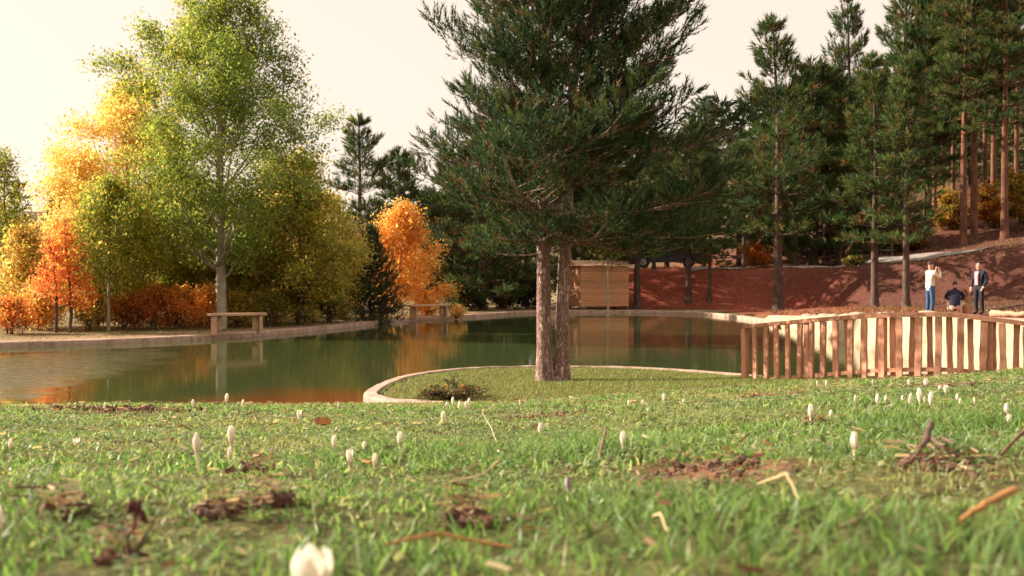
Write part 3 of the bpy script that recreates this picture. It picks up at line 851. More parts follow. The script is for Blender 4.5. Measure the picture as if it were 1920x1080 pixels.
TREES = [
  # name, label, px, d, top py, half width px, cb fraction, nleaf, size, palette, bark, r0, seed
  ('birch_tree', 'golden-topped birch left of the tall aspen', 240, 40, 150, 190, .12, 20000, .09, mix_pal([('green', .16), ('yelgreen', .30), ('gold', .54)], lambda P: np.clip(.50 - P[:, 0] * .13 + (P[:, 2] - 4.6) * .06, 0, 1)), 'bark_birch', .10, 51),
  ('birch_tree', 'golden yellow tree filling the slope of crowns above the red maple', 172, 41, 285, 105, .12, 9500, .09, mix_pal([('yelgreen', .40), ('gold', .60)], lambda P: np.clip(.45 - P[:, 0] * .18 + (P[:, 2] - 3.4) * .08, 0, 1)), 'bark_birch', .07, 64),
  ('birch_tree', 'sparse pale tree cut by the left edge of the picture', 8, 36, 272, 52, .35, 2600, .075, mix_pal([('green', .5), ('yelgreen', .5)]), 'bark_dark', .05, 52),
  ('birch_tree', 'green tree with thin pale trunk right of the red maple', 203, 33.5, 325, 95, .30, 7500, .075, mix_pal([('green', .50), ('yelgreen', .42), ('gold', .08)]), 'bark_pale', .05, 53),
  ('birch_tree', 'green and yellow tree right of the aspen trunk', 562, 38, 280, 100, .14, 12000, .085, mix_pal([('green', .25), ('yelgreen', .48), ('gold', .27)]), 'bark_dark', .065, 54),
  ('birch_tree', 'dark-stemmed yellowing tree just right behind the aspen trunk', 462, 39, 360, 85, .20, 6500, .085, mix_pal([('green', .30), ('yelgreen', .45), ('gold', .25)]), 'bark_dark', .06, 55),
  ('birch_tree', 'bright green tree filling the space left of the aspen trunk', 330, 38, 318, 115, .20, 12000, .08, mix_pal([('green', .30), ('yelgreen', .54), ('gold', .16)]), 'bark_dark', .07, 56),
  ('birch_tree', 'olive tree with orange tips left of the small dark conifer', 616, 41, 360, 75, .12, 6000, .085, mix_pal([('olive', .35), ('yelgreen', .40), ('gold', .25)]), 'bark_dark', .05, 57),
  ('birch_tree', 'yellow-orange young tree behind the left side of the red maple', 48, 35, 425, 62, .10, 5000, .08, mix_pal([('yelgreen', .4), ('gold', .4), ('orange', .2)]), 'bark_dark', .04, 58),
  ('birch_tree', 'orange-flecked tree behind the yellow one right of the aspen', 520, 45, 285, 95, .15, 6500, .095, mix_pal([('yelgreen', .40), ('gold', .45), ('orange', .15)]), 'bark_dark', .06, 59),
  ('birch_tree', 'yellow-green tree behind the golden-topped birch', 145, 44, 355, 75, .10, 5500, .095, mix_pal([('yelgreen', .55), ('gold', .25), ('green', .2)]), 'bark_dark', .06, 60),
  ('birch_tree', 'yellow-green tree low behind the bright green one', 290, 45, 380, 80, .08, 5500, .095, mix_pal([('yelgreen', .5), ('gold', .5)]), 'bark_dark', .06, 61),
  ('birch_tree', 'glowing orange-gold birch behind the small dark conifer', 754, 46.5, 380, 80, .08, 11000, .085, mix_pal([('gold', .45), ('orange', .55)]), 'bark_birch', .06, 62),
  ('birch_tree', 'olive tree filling the gap behind the aspen trunk', 405, 46, 370, 85, .08, 5500, .1, mix_pal([('yelgreen', .5), ('gold', .5)]), 'bark_dark', .06, 63),
]
for (nm, lab, px, d, top, hw, cbf, nl_, sz, pal, bk, r0, sd_) in TREES:
    p = gpos(px, d); Ht = at(px, top, d)[2] - p[2]; rm = hw * d / FPX
    ms = broadleaf(sd_, Ht, Ht * cbf, (lambda t, az, rm=rm: np.interp(t, [0, .2, .5, .8, 1], [rm * .9, rm * 1.05, rm * .85, rm * .48, rm * .15])), int(nl_ * 2.0), sz * .76, pal, r0=r0, limbs=34, el=(14, 60), clump=.17 + rm * .03, sec=6)
    plant_tree(nm, lab, 'tree', ms, (M[bk], M['leaf']), p)

# red maple with two stems
p = gpos(118, 32.2)
stm = [(np.array([[-.2, 0, -.15], [-.2, .0, 1.2], [-.25, 0, 1.9], [-.42, .05, 2.75]]), .045, 16), (np.array([[.21, 0, -.15], [.20, 0, 1.3], [.16, 0, 2.2], [.12, 0, 3.4]]), .05, 20)]
red = broadleaf(71, 3.4, .75, lambda t, az: np.interp(t, [0, .25, .6, 1], [.75, .7, .5, .12]), 5200, .045, mix_pal([('orange', .38), ('red', .62)]), stems=stm, clump=.13, sec=5)
plant_tree('maple_tree', 'small red-orange maple with two dark stems on the left bank', 'tree', red, (M['bark_dark'], M['leaf']), p)

# slim birch in front of the hut
p = gpos(1140, 55.6); Ht = at(1140, 400, 55.6)[2] - p[2]
ms = broadleaf(72, Ht, Ht * .50, dome(1.3, .4, .2, .7), 2600, .08, mix_pal([('green', .4), ('dark', .3), ('olive', .3)]), r0=.055, limbs=22, clump=.22)
plant_tree('birch_tree', 'slim pale-stemmed birch standing in front of the wooden hut', 'tree', ms, (M['bark_birch'], M['leaf']), p)

# ---- shrubs
SHRUBS = [  # px, d, top py, half width px, palette, label
    (182, 36.5, 465, 62, [('yelgreen', .5), ('green', .5)], 'tall bright green bush behind the thin pale trunk'),
    (252, 37.5, 478, 60, [('yelgreen', .6), ('gold', .4)], 'tall yellow-green bush behind the rust-red shrub'),
    (318, 37, 462, 58, [('green', .45), ('yelgreen', .55)], 'tall light green bush behind the deep red shrub'),
    (375, 38, 445, 52, [('yelgreen', .75), ('gold', .25)], 'tall yellowish bush just left behind the aspen trunk'),
    (455, 38.5, 465, 55, [('yelgreen', .65), ('gold', .35)], 'tall yellow bush just right behind the aspen trunk'),
    (516, 38.8, 452, 60, [('yelgreen', .7), ('olive', .3)], 'tall olive-yellow bush right of the first bench'),
    (585, 40, 448, 60, [('olive', .4), ('yelgreen', .35), ('gold', .25)], 'tall mottled bush between the green-yellow tree and the small conifer'),
    (640, 43, 465, 42, [('olive', .5), ('gold', .5)], 'golden-olive bush directly left behind the small conifer'),
    (85, 36.5, 440, 48, [('yelgreen', .5), ('gold', .5)], 'tall yellow bush behind the red maple'),
    (18, 31.5, 560, 55, [('orange', .4), ('rust', .6)], 'orange-red shrub at the left edge of the bank'),
    (75, 33.5, 535, 45, [('orange', .5), ('gold', .5)], 'orange shrub behind the maple stems on their left'),
    (165, 33.5, 548, 45, [('olive', .6), ('gold', .25), ('rust', .15)], 'olive shrub right of the maple stems'),
    (232, 34.5, 552, 42, [('rust', .75), ('olive', .25)], 'rust-red shrub at the foot of the thin pale trunk'),
    (288, 34.5, 535, 45, [('rust', .85), ('orange', .15)], 'deep red shrub, second from the thin pale trunk'),
    (342, 34.6, 532, 45, [('rust', .5), ('orange', .5)], 'red-orange shrub left of the first bench'),
    (392, 35.6, 528, 36, [('orange', .7), ('gold', .3)], 'bright orange shrub behind the first bench beside the aspen trunk'),
    (445, 36.0, 550, 35, [('rust', .35), ('yelgreen', .65)], 'yellowish shrub behind the right end of the first bench'),
    (505, 36.5, 545, 42, [('olive', .7), ('yelgreen', .3)], 'olive shrub right of the first bench'),
    (560, 38.5, 535, 42, [('olive', .6), ('dark', .2), ('gold', .2)], 'olive shrub at the foot of the green and yellow tree'),
    (618, 39.5, 530, 42, [('olive', .65), ('dark', .35)], 'dark olive shrub left of the small dark conifer'),
    (856, 46.0, 575, 9, [('gold', 1)], 'tiny yellow shrub just right of the second bench'),
    (800, 47.5, 545, 24, [('orange', .6), ('rust', .4)], 'small orange shrub behind the second bench'),
    (870, 54, 535, 45, [('dark', .9), ('rust', .1)], 'dark undergrowth bush behind the second bench on its right'),
    (935, 57, 530, 45, [('dark', .8), ('rust', .2)], 'dark undergrowth bush by the pale thin trunk'),
    (990, 58, 520, 45, [('dark', .85), ('rust', .15)], 'dark undergrowth bush left of the hut'),
    (1415, 63, 452, 30, [('rust', .7), ('orange', .3)], 'reddish bush on the terrace above the red bank'),
    (1600, 57, 520, 18, [('olive', .5), ('dark', .5)], 'small olive bush growing on the face of the red bank'),
    (1780, 68, 350, 38, [('olive', .6), ('rust', .3), ('dark', .1)], 'yellow-brown bush on the slope left of the paired trunks'),
    (1850, 66, 340, 38, [('olive', .45), ('rust', .4), ('dark', .15)], 'golden-brown bush on the slope right of the paired trunks'),
    (1908, 64, 310, 38, [('olive', .6), ('rust', .25), ('dark', .15)], 'olive-gold bush at the right edge behind the red-barked pine'),
    (1560, 70, 420, 60, [('rust', .6), ('dark', .4)], 'dark rusty bush behind the rail fence'),
    (1480, 72, 430, 60, [('rust', .5), ('orange', .3), ('dark', .2)], 'rusty bush behind the glowing orange earth'),
    (1700, 64, 440, 50, [('dark', .6), ('rust', .4)], 'dark bush behind the right end of the rail fence'),
]
for k, (px, d, top, hw, pal, lab) in enumerate(SHRUBS):
    p = gpos(px, d); Ht = max(.3, at(px, top, d)[2] - p[2]); rm = hw * d / FPX
    stm = []
    r_ = np.random.default_rng(100 + k)
    for j in range(5):
        a = j * 1.256 + r_.uniform(0, .8); q = rm * .35
        stm.append((np.array([[.05 * math.cos(a), .05 * math.sin(a), -.1], [q * .5 * math.cos(a), q * .5 * math.sin(a), Ht * .45], [q * math.cos(a), q * math.sin(a), Ht * r_.uniform(.75, .98)]]), .018, 7))
    ms = broadleaf(200 + k, Ht, Ht * .12, lambda t, az, rm=rm: np.interp(t, [0, .4, 1], [rm * .75, rm * .75, rm * .25]), int(1400 + 1500 * rm * Ht), .047 if d < 50 else .08,
                   mix_pal(pal), stems=stm, clump=.11 + .03 * rm, sec=3, el=(10, 55))
    plant_tree('shrub', lab, 'shrub', ms, (M['bark_dark'], M['leaf']), p, group='shrubs on the banks')

# ---- low juniper-like bush on the lawn by the kerb end
p = hit(815, 752); p = (p[0], 14.6, H1(p[0], 14.6))
ms = broadleaf(90, .17, .02, lambda t, az: .34 * (1 + .6 * math.cos(az)), 1300, .026, mix_pal([('dark', .8), ('rust', .2)]), clump=.05, sec=3, el=(3, 22), limbs=26, r0=.02)
plant_tree('low_bush', 'low dark creeping bush on the lawn beside the kerb end', 'shrub', ms, (M['bark_dark'], M['leaf']), p, scale=(1.15, 1, .55))

# ---- far wood beyond everything, one mass
def far_wood():
    r = np.random.default_rng(77); P = []; D = []; S = []; C = []
    for k in range(230):
        y = r.uniform(92, 190); x = r.uniform(-.75, .85) * y
        if x / y < -.13 and y < 150: continue
        z0 = H1(x, y); h = r.uniform(6, 11)
        n = 60
        t = r.random(n) ** .8; a = r.uniform(0, 6.28, n); rad = (1 - t) * h * .2 * r.uniform(.4, 1, n)
        pp = np.stack([x + np.cos(a) * rad, y + np.sin(a) * rad, z0 + h * (.08 + .9 * t)], 1)
        P.append(pp); D.append(np.stack([np.cos(a), np.sin(a), np.full(n, .5)], 1)); S.append(r.uniform(.8, 1.3, n) * h / 8)
        C.append(np.tile(np.array([.045, .06, .035]) * r.uniform(.7, 1.3), (n, 1)))
    V, F, Cc = build_shoots(r, np.vstack(P), np.vstack(D), np.concatenate(S), np.vstack(C), 7, .9, .9, .28)
    return mesh_np('far_wood', V, F, Cc)
tag(link('far_wood', far_wood(), M['needle']), 'dark wooded ridge far behind the pond', 'forest', kind='stuff')

# ================================================================== BUILT THINGS
# ---- wooden railing
RX = np.array([1396, 1550, 1650, 1780, 1920, 2080.]); RD = np.array([16.5, 14.9, 14.1, 13.5, 13.15, 13.0])
RT = np.array([613, 598, 591, 589, 606, 634.]); RB = np.array([716, 702, 694, 692, 708, 738.])
def rail_pt(px, which):
    d = float(np.interp(px, RX, RD))
    py = float(np.interp(px, RX, RT if which == 't' else RB))
    return at(px, py, d)
pxs = np.linspace(1396, 2080, 400)
tp = np.array([rail_pt(q, 't') for q in pxs]); bt = np.array([rail_pt(q, 'b') for q in pxs])
# smooth the two rails along their length
ker = np.ones(41) / 41
for A_ in (tp, bt):
    for c in range(3):
        A_[:, c] = np.convolve(np.pad(A_[:, c], 20, mode='reflect', reflect_type='odd'), ker, 'valid')
arc = np.concatenate([[0], np.cumsum(np.hypot(np.diff(tp[:, 0]), np.diff(tp[:, 1])))])
def rail_at(s):
    f = lambda A_: np.array([np.interp(s, arc, A_[:, c]) for c in range(3)])
    a, b = f(tp), f(bt)
    t = f(tp) * 0; e = .05
    t = np.array([np.interp(s + e, arc, tp[:, 0]) - np.interp(s - e, arc, tp[:, 0]), np.interp(s + e, arc, tp[:, 1]) - np.interp(s - e, arc, tp[:, 1]), 0])
    t /= np.linalg.norm(t)
    n = np.array([t[1], -t[0], 0])          # towards the camera side
    if n[1] > 0: n = -n
    return a, b, t, n
fence = empty('wooden_railing', tuple(rail_at(0.02)[1] - (0, 0, .1)))
tag(fence, 'curved sawn-wood railing of upright slats at the water on the right', 'railing')
FL = np.array(fence.location)
def sweep_bar(ss, h, wd, which, dz=0, off=0.0):
    rows_ = []
    for s in ss:
        a, b, t, n = rail_at(s); c = (a if which == 't' else b) + n * off + (0, 0, dz) - FL
        rows_.append([c + n * wd / 2 + (0, 0, -h / 2), c + n * wd / 2 + (0, 0, h / 2), c - n * wd / 2 + (0, 0, h / 2), c - n * wd / 2 + (0, 0, -h / 2)])
    V = np.array(rows_); m = len(V); I = np.arange(m - 1)[:, None] * 4; J = np.arange(4)[None, :]; J2 = (J + 1) % 4
    F = np.stack([I + J, I + J2, I + 4 + J2, I + 4 + J], -1).reshape(-1, 4)
    F = np.vstack([F, [[3, 2, 1, 0]], [[(m - 1) * 4 + q for q in range(4)]]])
    return mesh_np('rail', V.reshape(-1, 3), F)
SA = np.linspace(.02, arc[-1] - .02, 40)
link('top_rail', sweep_bar(SA, .055, .13, 't'), M['wood_rail'], fence)
link('bottom_rail', sweep_bar(SA, .05, .06, 'b'), M['wood_rail'], fence)
sp = .122; s = .05; k = 0
rs = random.Random(9)
slat_me = None
def slat_mesh(wd, th, h, sl):
    """sawn slat: uneven edges, a long notch here and there"""
    zz = np.linspace(0, h, 7); V = []
    for z in zz:
        a = rs.uniform(-.006, .006); b = rs.uniform(-.006, .006)
        V += [(-wd / 2 + a, -th / 2, z), (wd / 2 + b, -th / 2, z), (wd / 2 + b, th / 2, z), (-wd / 2 + a, th / 2, z)]
    m = len(zz); I = np.arange(m - 1)[:, None] * 4; J = np.arange(4)[None, :]; J2 = (J + 1) % 4
    F = np.stack([I + J, I + J2, I + 4 + J2, I + 4 + J], -1).reshape(-1, 4)
    F = np.vstack([F, [[3, 2, 1, 0]], [[(m - 1) * 4 + q for q in range(4)]]])
    return mesh_np('slat', np.array(V), F)
while s < arc[-1] - .05:
    a, b, t, n = rail_at(s)
    front = (k % 2 == 0)
    off = (.047 if front else -.047)
    wd = .080 if front else .070
    bot = b[2] - .15; h = a[2] - .03 - bot
    post = (k == 0)
    me = slat_mesh(wd, .03, h, 0)
    c = b + n * off; ang = math.atan2(t[1], t[0])
    o = link('slat', me, M['wood_rail'], fence, (c[0] - FL[0], c[1] - FL[1], bot - FL[2]), (R(rs.uniform(-.8, .8)), R(rs.uniform(-1.6, 1.6)), ang))
    # a shallow dark slot cut in some front slats
    s += sp * (1 + rs.uniform(-.06, .06)); k += 1
for q in (0.0, 1.35, 2.7, 4.0, 5.3):
    a, b, t, n = rail_at(min(q + .02, arc[-1] - .05))
    gz_ = H1(b[0], b[1]); h = a[2] - .03 - (min(gz_, b[2]) - .25)
    link('post', box_mesh('post', (.10, .055, h), .004, (0, 0, h / 2)), M['wood_rail'], fence, (b[0] - FL[0], b[1] - FL[1], a[2] - .028 - h - FL[2]), (0, 0, math.atan2(t[1], t[0])))

# ---- benches
def bench(name, label, px0, px1, d0, d1, zseat, group):
    a = np.array([(px0 - 960) / FPX * d0, d0]); b = np.array([(px1 - 960) / FPX * d1, d1])
    c = (a + b) / 2; L_ = np.hypot(*(b - a)); g0 = H1(c[0], c[1])
    e = empty(name, (c[0], c[1], g0), math.atan2(b[1] - a[1], b[0] - a[0])); tag(e, label, 'bench', group)
    hs = zseat - g0
    for y in (-.125, .125):
        link('seat_plank', box_mesh('seat_plank', (L_, .24, .075), .012, (0, y, hs - .0375)), M['wood_bench'], e)
    for sx in (-1, 1):
        lg = link('leg', box_mesh('leg', (.09, .44, hs - .079), .01, (sx * (L_ / 2 - .16), 0, (hs - .079) / 2 - .01)), M['wood_bench'], e)
        link('brace', box_mesh('brace', (.16, .10, hs * .72), .01, (sx * (L_ / 2 - .29), 0, hs * .55)), M['wood_bench'], lg)
    return e
bench('bench', 'rough plank bench on the left bank in front of the aspen trunk', 390, 497, 30.9, 31.6, .73, 'plank benches by the pond')
bench('bench', 'smaller-looking plank bench farther off beside the golden birch', 770, 838, 43.9, 45.2, .66, 'plank benches by the pond')

# ---- wooden hut
hp_ = gpos(1089, 56.2)
hut = empty('wooden_hut', hp_, R(14)); tag(hut, 'small board hut on short posts on the far bank', 'hut')
HW, HD, HH, B0 = 2.6, 2.2, 2.25, .17
nb = 14; bh = (HH - B0) / nb
for k in range(nb):
    z = B0 + bh * (k + .5)
    link('board', box_mesh('board', (HW, .03, bh * .955), .004, (HW / 2, .015 + rs.uniform(-.004, .004), z)), M['wood_board'], hut)
    link('board', box_mesh('board', (.03, HD - .04, bh * .955), .004, (.015 + rs.uniform(-.004, .004), HD / 2 + .02, z)), M['wood_board'], hut)
link('inner_wall', box_mesh('inner_wall', (HW - .1, HD - .1, HH - B0 - .02), 0, (HW / 2, HD / 2 + .02, B0 + (HH - B0) / 2)), M['wood_old'], hut)
for x in (.05, HW - .05):
    for y in (.07, HD - .05):
        link('corner_post', box_mesh('corner_post', (.12, .12, B0 + .25), .01, (x, y, (B0 - .25) / 2 - .003)), M['wood_old'], hut)
bm = bmesh.new()
pr = [(-.2, -.12, HH), (-.2, HD + .12, HH), (-.2, HD / 2, HH + .30)]
v0 = [bm.verts.new((-.2, y, z)) for _, y, z in pr]; v1 = [bm.verts.new((HW + .2, y, z)) for _, y, z in pr]
bm.faces.new(v0); bm.faces.new(v1[::-1])
for i in range(3): bm.faces.new([v0[i], v1[i], v1[(i + 1) % 3], v0[(i + 1) % 3]][::-1])
me = bpy.data.meshes.new('roof'); bm.to_mesh(me); bm.free()
link('roof', me, M['wood_bench'], hut)

# ---- dark rail fence above the track
fp = at(1546, 494, 63.5); fq = at(1672, 496, 62)
rf = empty('rail_fence', (fp[0], fp[1], H1(fp[0], fp[1]))); tag(rf, 'dark three-rail wooden fence on the terrace above the track', 'fence')
dv = fq - fp; L_ = math.hypot(dv[0], dv[1]); an = math.atan2(dv[1], dv[0])
for k in range(4):
    link('post', box_mesh('post', (.13, .13, 1.25), .01, (0, 0, .5)), M['wood_old'], rf, (dv[0] * k / 3, dv[1] * k / 3, H1(fp[0] + dv[0] * k / 3, fp[1] + dv[1] * k / 3) - rf.location.z))
for z in (.28, .62, .96):
    link('rail', box_mesh('rail', (L_ + .3, .07, .11), .008, (L_ / 2, -.1, z)), M['wood_old'], rf, (0, 0, 0), (0, 0, an))

# ---- rocks on the wall top and stones on the right bank
def rock_mesh(seed, s):
    bm = bmesh.new(); bmesh.ops.create_icosphere(bm, subdivisions=2, radius=1)
    r = np.random.default_rng(seed); k = r.normal(0, 1, (5, 3))
    for v in bm.verts:
        d = sum(max(0, v.co.dot(Vector(q)) - .7) * .22 for q in k)
        v.co *= (1 - min(d, .45)); v.co += Vector(r.normal(0, .035, 3))
        v.co.x *= s[0]; v.co.y *= s[1]; v.co.z *= s[2]
    me = bpy.data.meshes.new('rock'); bm.to_mesh(me); bm.free(); return me
ROCKS = [rock_mesh(k, (.32, .26, .14)) for k in range(4)]
for k in range(16):
    y = 40 - k * 1.05 + rs.uniform(-.3, .3)
    i = int(np.argmin(np.abs(POND[13 * NSEG:19 * NSEG, 1] - y))) + 13 * NSEG
    q = POND[i] + PNORM[i] * (.75 + rs.uniform(-.1, .45))
    o = link('rock', ROCKS[k % 4], M['rock'], None, (q[0], q[1], max(H1(q[0], q[1]), 0) - .02), (0, 0, rs.uniform(0, 6.28)))
    o.scale = [rs.uniform(.7, 1.5)] * 3
    tag(o, 'pale pinkish rock on the cream wall top, ' + (nth(k)) + ' of the row', 'rock', 'rocks along the wall top')

def beam(name, label, cat, a, b, r, mat, n=8):
    a = np.array(a); b = np.array(b); t = np.linspace(0, 1, 7)[:, None]
    pth = a + (b - a) * t; pth[1:-1] += rng.normal(0, r * .15, (5, 3))
    V, F, caps = tube(pth - a, np.linspace(r, r * .75, 7), n, .08, 5)
    me = mesh_np(name, V, np.vstack([F, caps[0], caps[1]])[:, :4]) if False else None
    acc = Acc(); acc.add(V, F)
    me = acc.mesh(name)
    bm = bmesh.new(); bm.from_mesh(me); bmesh.ops.delete(bm, geom=[v for v in bm.verts if not v.link_faces], context='VERTS'); bmesh.ops.holes_fill(bm, edges=bm.edges); bm.to_mesh(me); bm.free()
    return tag(link(name, me, mat, None, tuple(a)), label, cat)
a = at(1852, 556, 40); b = at(1925, 520, 43)
a[2] = H1(a[0], a[1]) + .05; b[2] = H1(b[0], b[1]) + .10
beam('fallen_log', 'long weathered log lying up the slope at the right edge', 'log', a, b, .06, M['wood_old'])
a = at(1858, 578, 35.5); b = at(1930, 580, 34.5); a[2] = H1(a[0], a[1]) + .09; b[2] = H1(b[0], b[1]) + .09
beam('fallen_log', 'short pale log on the ground at the right behind the dark-suited man', 'log', a, b, .11, M['wood_bench'])
q = gpos(1814, 36.2)
bm = bmesh.new(); bmesh.ops.create_cone(bm, cap_ends=True, segments=14, radius1=.16, radius2=.15, depth=.34); 
for v in bm.verts: v.co.x *= 1 + rs.uniform(-.08, .08)
bmesh.ops.bevel(bm, geom=[e for e in bm.edges], offset=.01, segments=1, affect='EDGES')
me = bpy.data.meshes.new('chopping_block'); bm.to_mesh(me); bm.free()
tag(link('wood_block', me, M['wood_rail'], None, (q[0], q[1], q[2] + .16)), 'orange sawn wood block between the crouching and the dark-suited person', 'wood block')

# ---- parked car among the pines
def car():
    c = at(1248, 492, 65.5); e = empty('parked_car', (c[0], c[1], H1(c[0], c[1]) + .02), R(172)); tag(e, 'dark parked car half hidden by pine branches above the red bank', 'car')
    paint = flat_mat('dark_car_paint', (.03, .032, .045), .25, .6, .05); glass = flat_mat('car_glass', (.02, .025, .03), .05, .8, .05)
    rub = flat_mat('tyre_rubber', (.02, .02, .02), .9); met = flat_mat('alloy_rim', (.4, .4, .4), .35); lamp = flat_mat('lamp_glass', (.7, .7, .68), .1)
    prof = [(-2.1, .35), (-2.12, .6), (-2.0, .82), (-1.1, .93), (-.45, 1.38), (.2, 1.46), (1.1, 1.42), (1.75, .98), (2.05, .92), (2.1, .55), (2.05, .32)]
    bm = bmesh.new(); L_ = []; Rr = []
    for x, z in prof:
        w = .84 if z < 1.0 else .64
        L_.append(bm.verts.new((x, -w, z))); Rr.append(bm.verts.new((x, w, z)))
    n = len(prof); bm.faces.new(L_); bm.faces.new(Rr[::-1])
    for i in range(n):
        j = (i + 1) % n; bm.faces.new([L_[i], Rr[i], Rr[j], L_[j]])
    bmesh.ops.recalc_face_normals(bm, faces=bm.faces)
    bmesh.ops.bevel(bm, geom=[x for x in bm.edges], offset=.04, segments=2, affect='EDGES')
    me = bpy.data.meshes.new('body'); bm.to_mesh(me); bm.free(); link('body', me, paint, e)
    for sy in (-1, 1):
        for xs in ([(-.95, .98), (-.45, 1.30), (.22, 1.37), (.22, .98)], [(.30, .98), (.30, 1.37), (1.02, 1.34), (1.5, .99)]):
            vv = [(x, sy * (.86 if z < 1.0 else .685), z) for x, z in xs]
            me = bpy.data.meshes.new('side_window'); me.from_pydata(vv, [], [(0, 1, 2, 3)]); link('side_window', me, glass, e)
        for x in (-1.35, 1.3):
            bm = bmesh.new(); bmesh.ops.create_cone(bm, cap_ends=True, segments=20, radius1=.33, radius2=.33, depth=.2, matrix=Matrix.Rotation(R(90), 4, 'X'))
            me = bpy.data.meshes.new('tyre'); bm.to_mesh(me); bm.free(); wh_ = link('wheel', me, rub, e, (x, sy * .78, .32))
            bm = bmesh.new(); bmesh.ops.create_cone(bm, cap_ends=True, segments=12, radius1=.2, radius2=.2, depth=.21, matrix=Matrix.Rotation(R(90), 4, 'X'))
            me = bpy.data.meshes.new('rim'); bm.to_mesh(me); bm.free(); link('rim', me, met, wh_)
        link('headlight', box_mesh('headlight', (.06, .3, .14), .02, (-2.09, sy * .6, .68)), lamp, e)
    for xs in ([(-1.06, .97), (-.5, 1.36)], [(1.72, 1.02), (1.16, 1.40)]):
        (x0, z0), (x1, z1) = xs; dx = -.03 if x0 < 0 else .03
        me = bpy.data.meshes.new('windscreen'); me.from_pydata([(x0 + dx, -.7, z0 + .02), (x0 + dx, .7, z0 + .02), (x1 + dx, .58, z1 + .02), (x1 + dx, -.58, z1 + .02)], [], [(0, 1, 2, 3)]); link('windscreen', me, glass, e)
car()

# ================================================================== PEOPLE
SKIN = flat_mat('skin', (.55, .31, .22), .6); HAIR = flat_mat('dark_hair', (.05, .035, .03), .7); EYE = flat_mat('eye_dark', (.02, .02, .02), .3)
def person(name, label, J, E, rad, regions, mats, loc, rz, head, hair=True, wide=None):
    """J joints, E edges, rad radii, regions edge->material index; grown with Skin + Subdivision into one body mesh"""
    names = list(J); ix = {n: i for i, n in enumerate(names)}
    me = bpy.data.meshes.new('body_cage'); me.from_pydata([J[n] for n in names], [(ix[a], ix[b]) for a, b, _ in E], [])
    o = bpy.data.objects.new('body_cage', me); COL.objects.link(o)
    md = o.modifiers.new('skin', 'SKIN'); md.use_smooth_shade = True
    lay = me.skin_vertices[0].data
    for n in names:
        r = rad[n]; lay[ix[n]].radius = r if isinstance(r, tuple) else (r, r)
    lay[ix['pelvis']].use_root = True
    sb = o.modifiers.new('sub', 'SUBSURF'); sb.levels = 2; sb.render_levels = 2
    dg = bpy.context.evaluated_depsgraph_get(); dg.update()
    bme = bpy.data.meshes.new_from_object(o.evaluated_get(dg)); bpy.data.objects.remove(o)
    bme.name = 'body'
    bme.materials.clear()
    for m in mats: bme.materials.append(m)
    for f in bme.polygons:
        c = f.center; best = 9; bi = 0
        for a, b, mi in E:
            A_, B_ = Vector(J[a]), Vector(J[b]); ab = B_ - A_
            t = max(0, min(1, (c - A_).dot(ab) / max(ab.length_squared, 1e-9))); dd = (c - A_ - ab * t).length
            ra = rad[a][0] if isinstance(rad[a], tuple) else rad[a]; rb_ = rad[b][0] if isinstance(rad[b], tuple) else rad[b]
            dd = dd / (ra + (rb_ - ra) * t)
            if dd < best: best = dd; bi = mi
        f.material_index = bi; f.use_smooth = True
    e = empty(name, loc, rz); tag(e, label, 'person', 'people on the right bank')
    link('body', bme, None, e)
    hc = Vector(head)
    bm = bmesh.new(); bmesh.ops.create_icosphere(bm, subdivisions=3, radius=.104)
    bmesh.ops.delete(bm, geom=[v for v in bm.verts if v.co.z < -.02 + max(0, v.co.y) * .75 or (v.co.y > .05 and v.co.z < .055)], context='VERTS')
    for v in bm.verts: v.co.x *= .86; v.co.z *= 1.05
    hm = bpy.data.meshes.new('hair'); bm.to_mesh(hm); bm.free()
    if hair: link('hair', hm, HAIR, e, hc + Vector((0, -.008, .03)))
    for sx in (-1, 1):
        bm = bmesh.new(); bmesh.ops.create_icosphere(bm, subdivisions=1, radius=.011); em = bpy.data.meshes.new('eye'); bm.to_mesh(em); bm.free()
        link('eye', em, EYE, e, hc + Vector((sx * .034, .092, .012)))
    return e

def fingers(J, E, rad, side, wrist, dirv, spread, mi):
    d = Vector(dirv).normalized(); s = Vector(spread).normalized()
    w = Vector(wrist); palm = w + d * .09
    J['palm' + side] = tuple(palm); rad['palm' + side] = (.036, .022); E.append(('wrist' + side, 'palm' + side, mi))
    for k, ln in enumerate((.065, .078, .072, .055)):
        n = f'finger{k}{side}'; J[n] = tuple(palm + d * ln + s * (k - 1.5) * .022 + Vector((0, 0, -.012))); rad[n] = .009; E.append(('palm' + side, n, mi))
    n = 'thumb' + side; J[n] = tuple(w + d * .07 - s * .06); rad[n] = .011; E.append(('wrist' + side, n, mi))

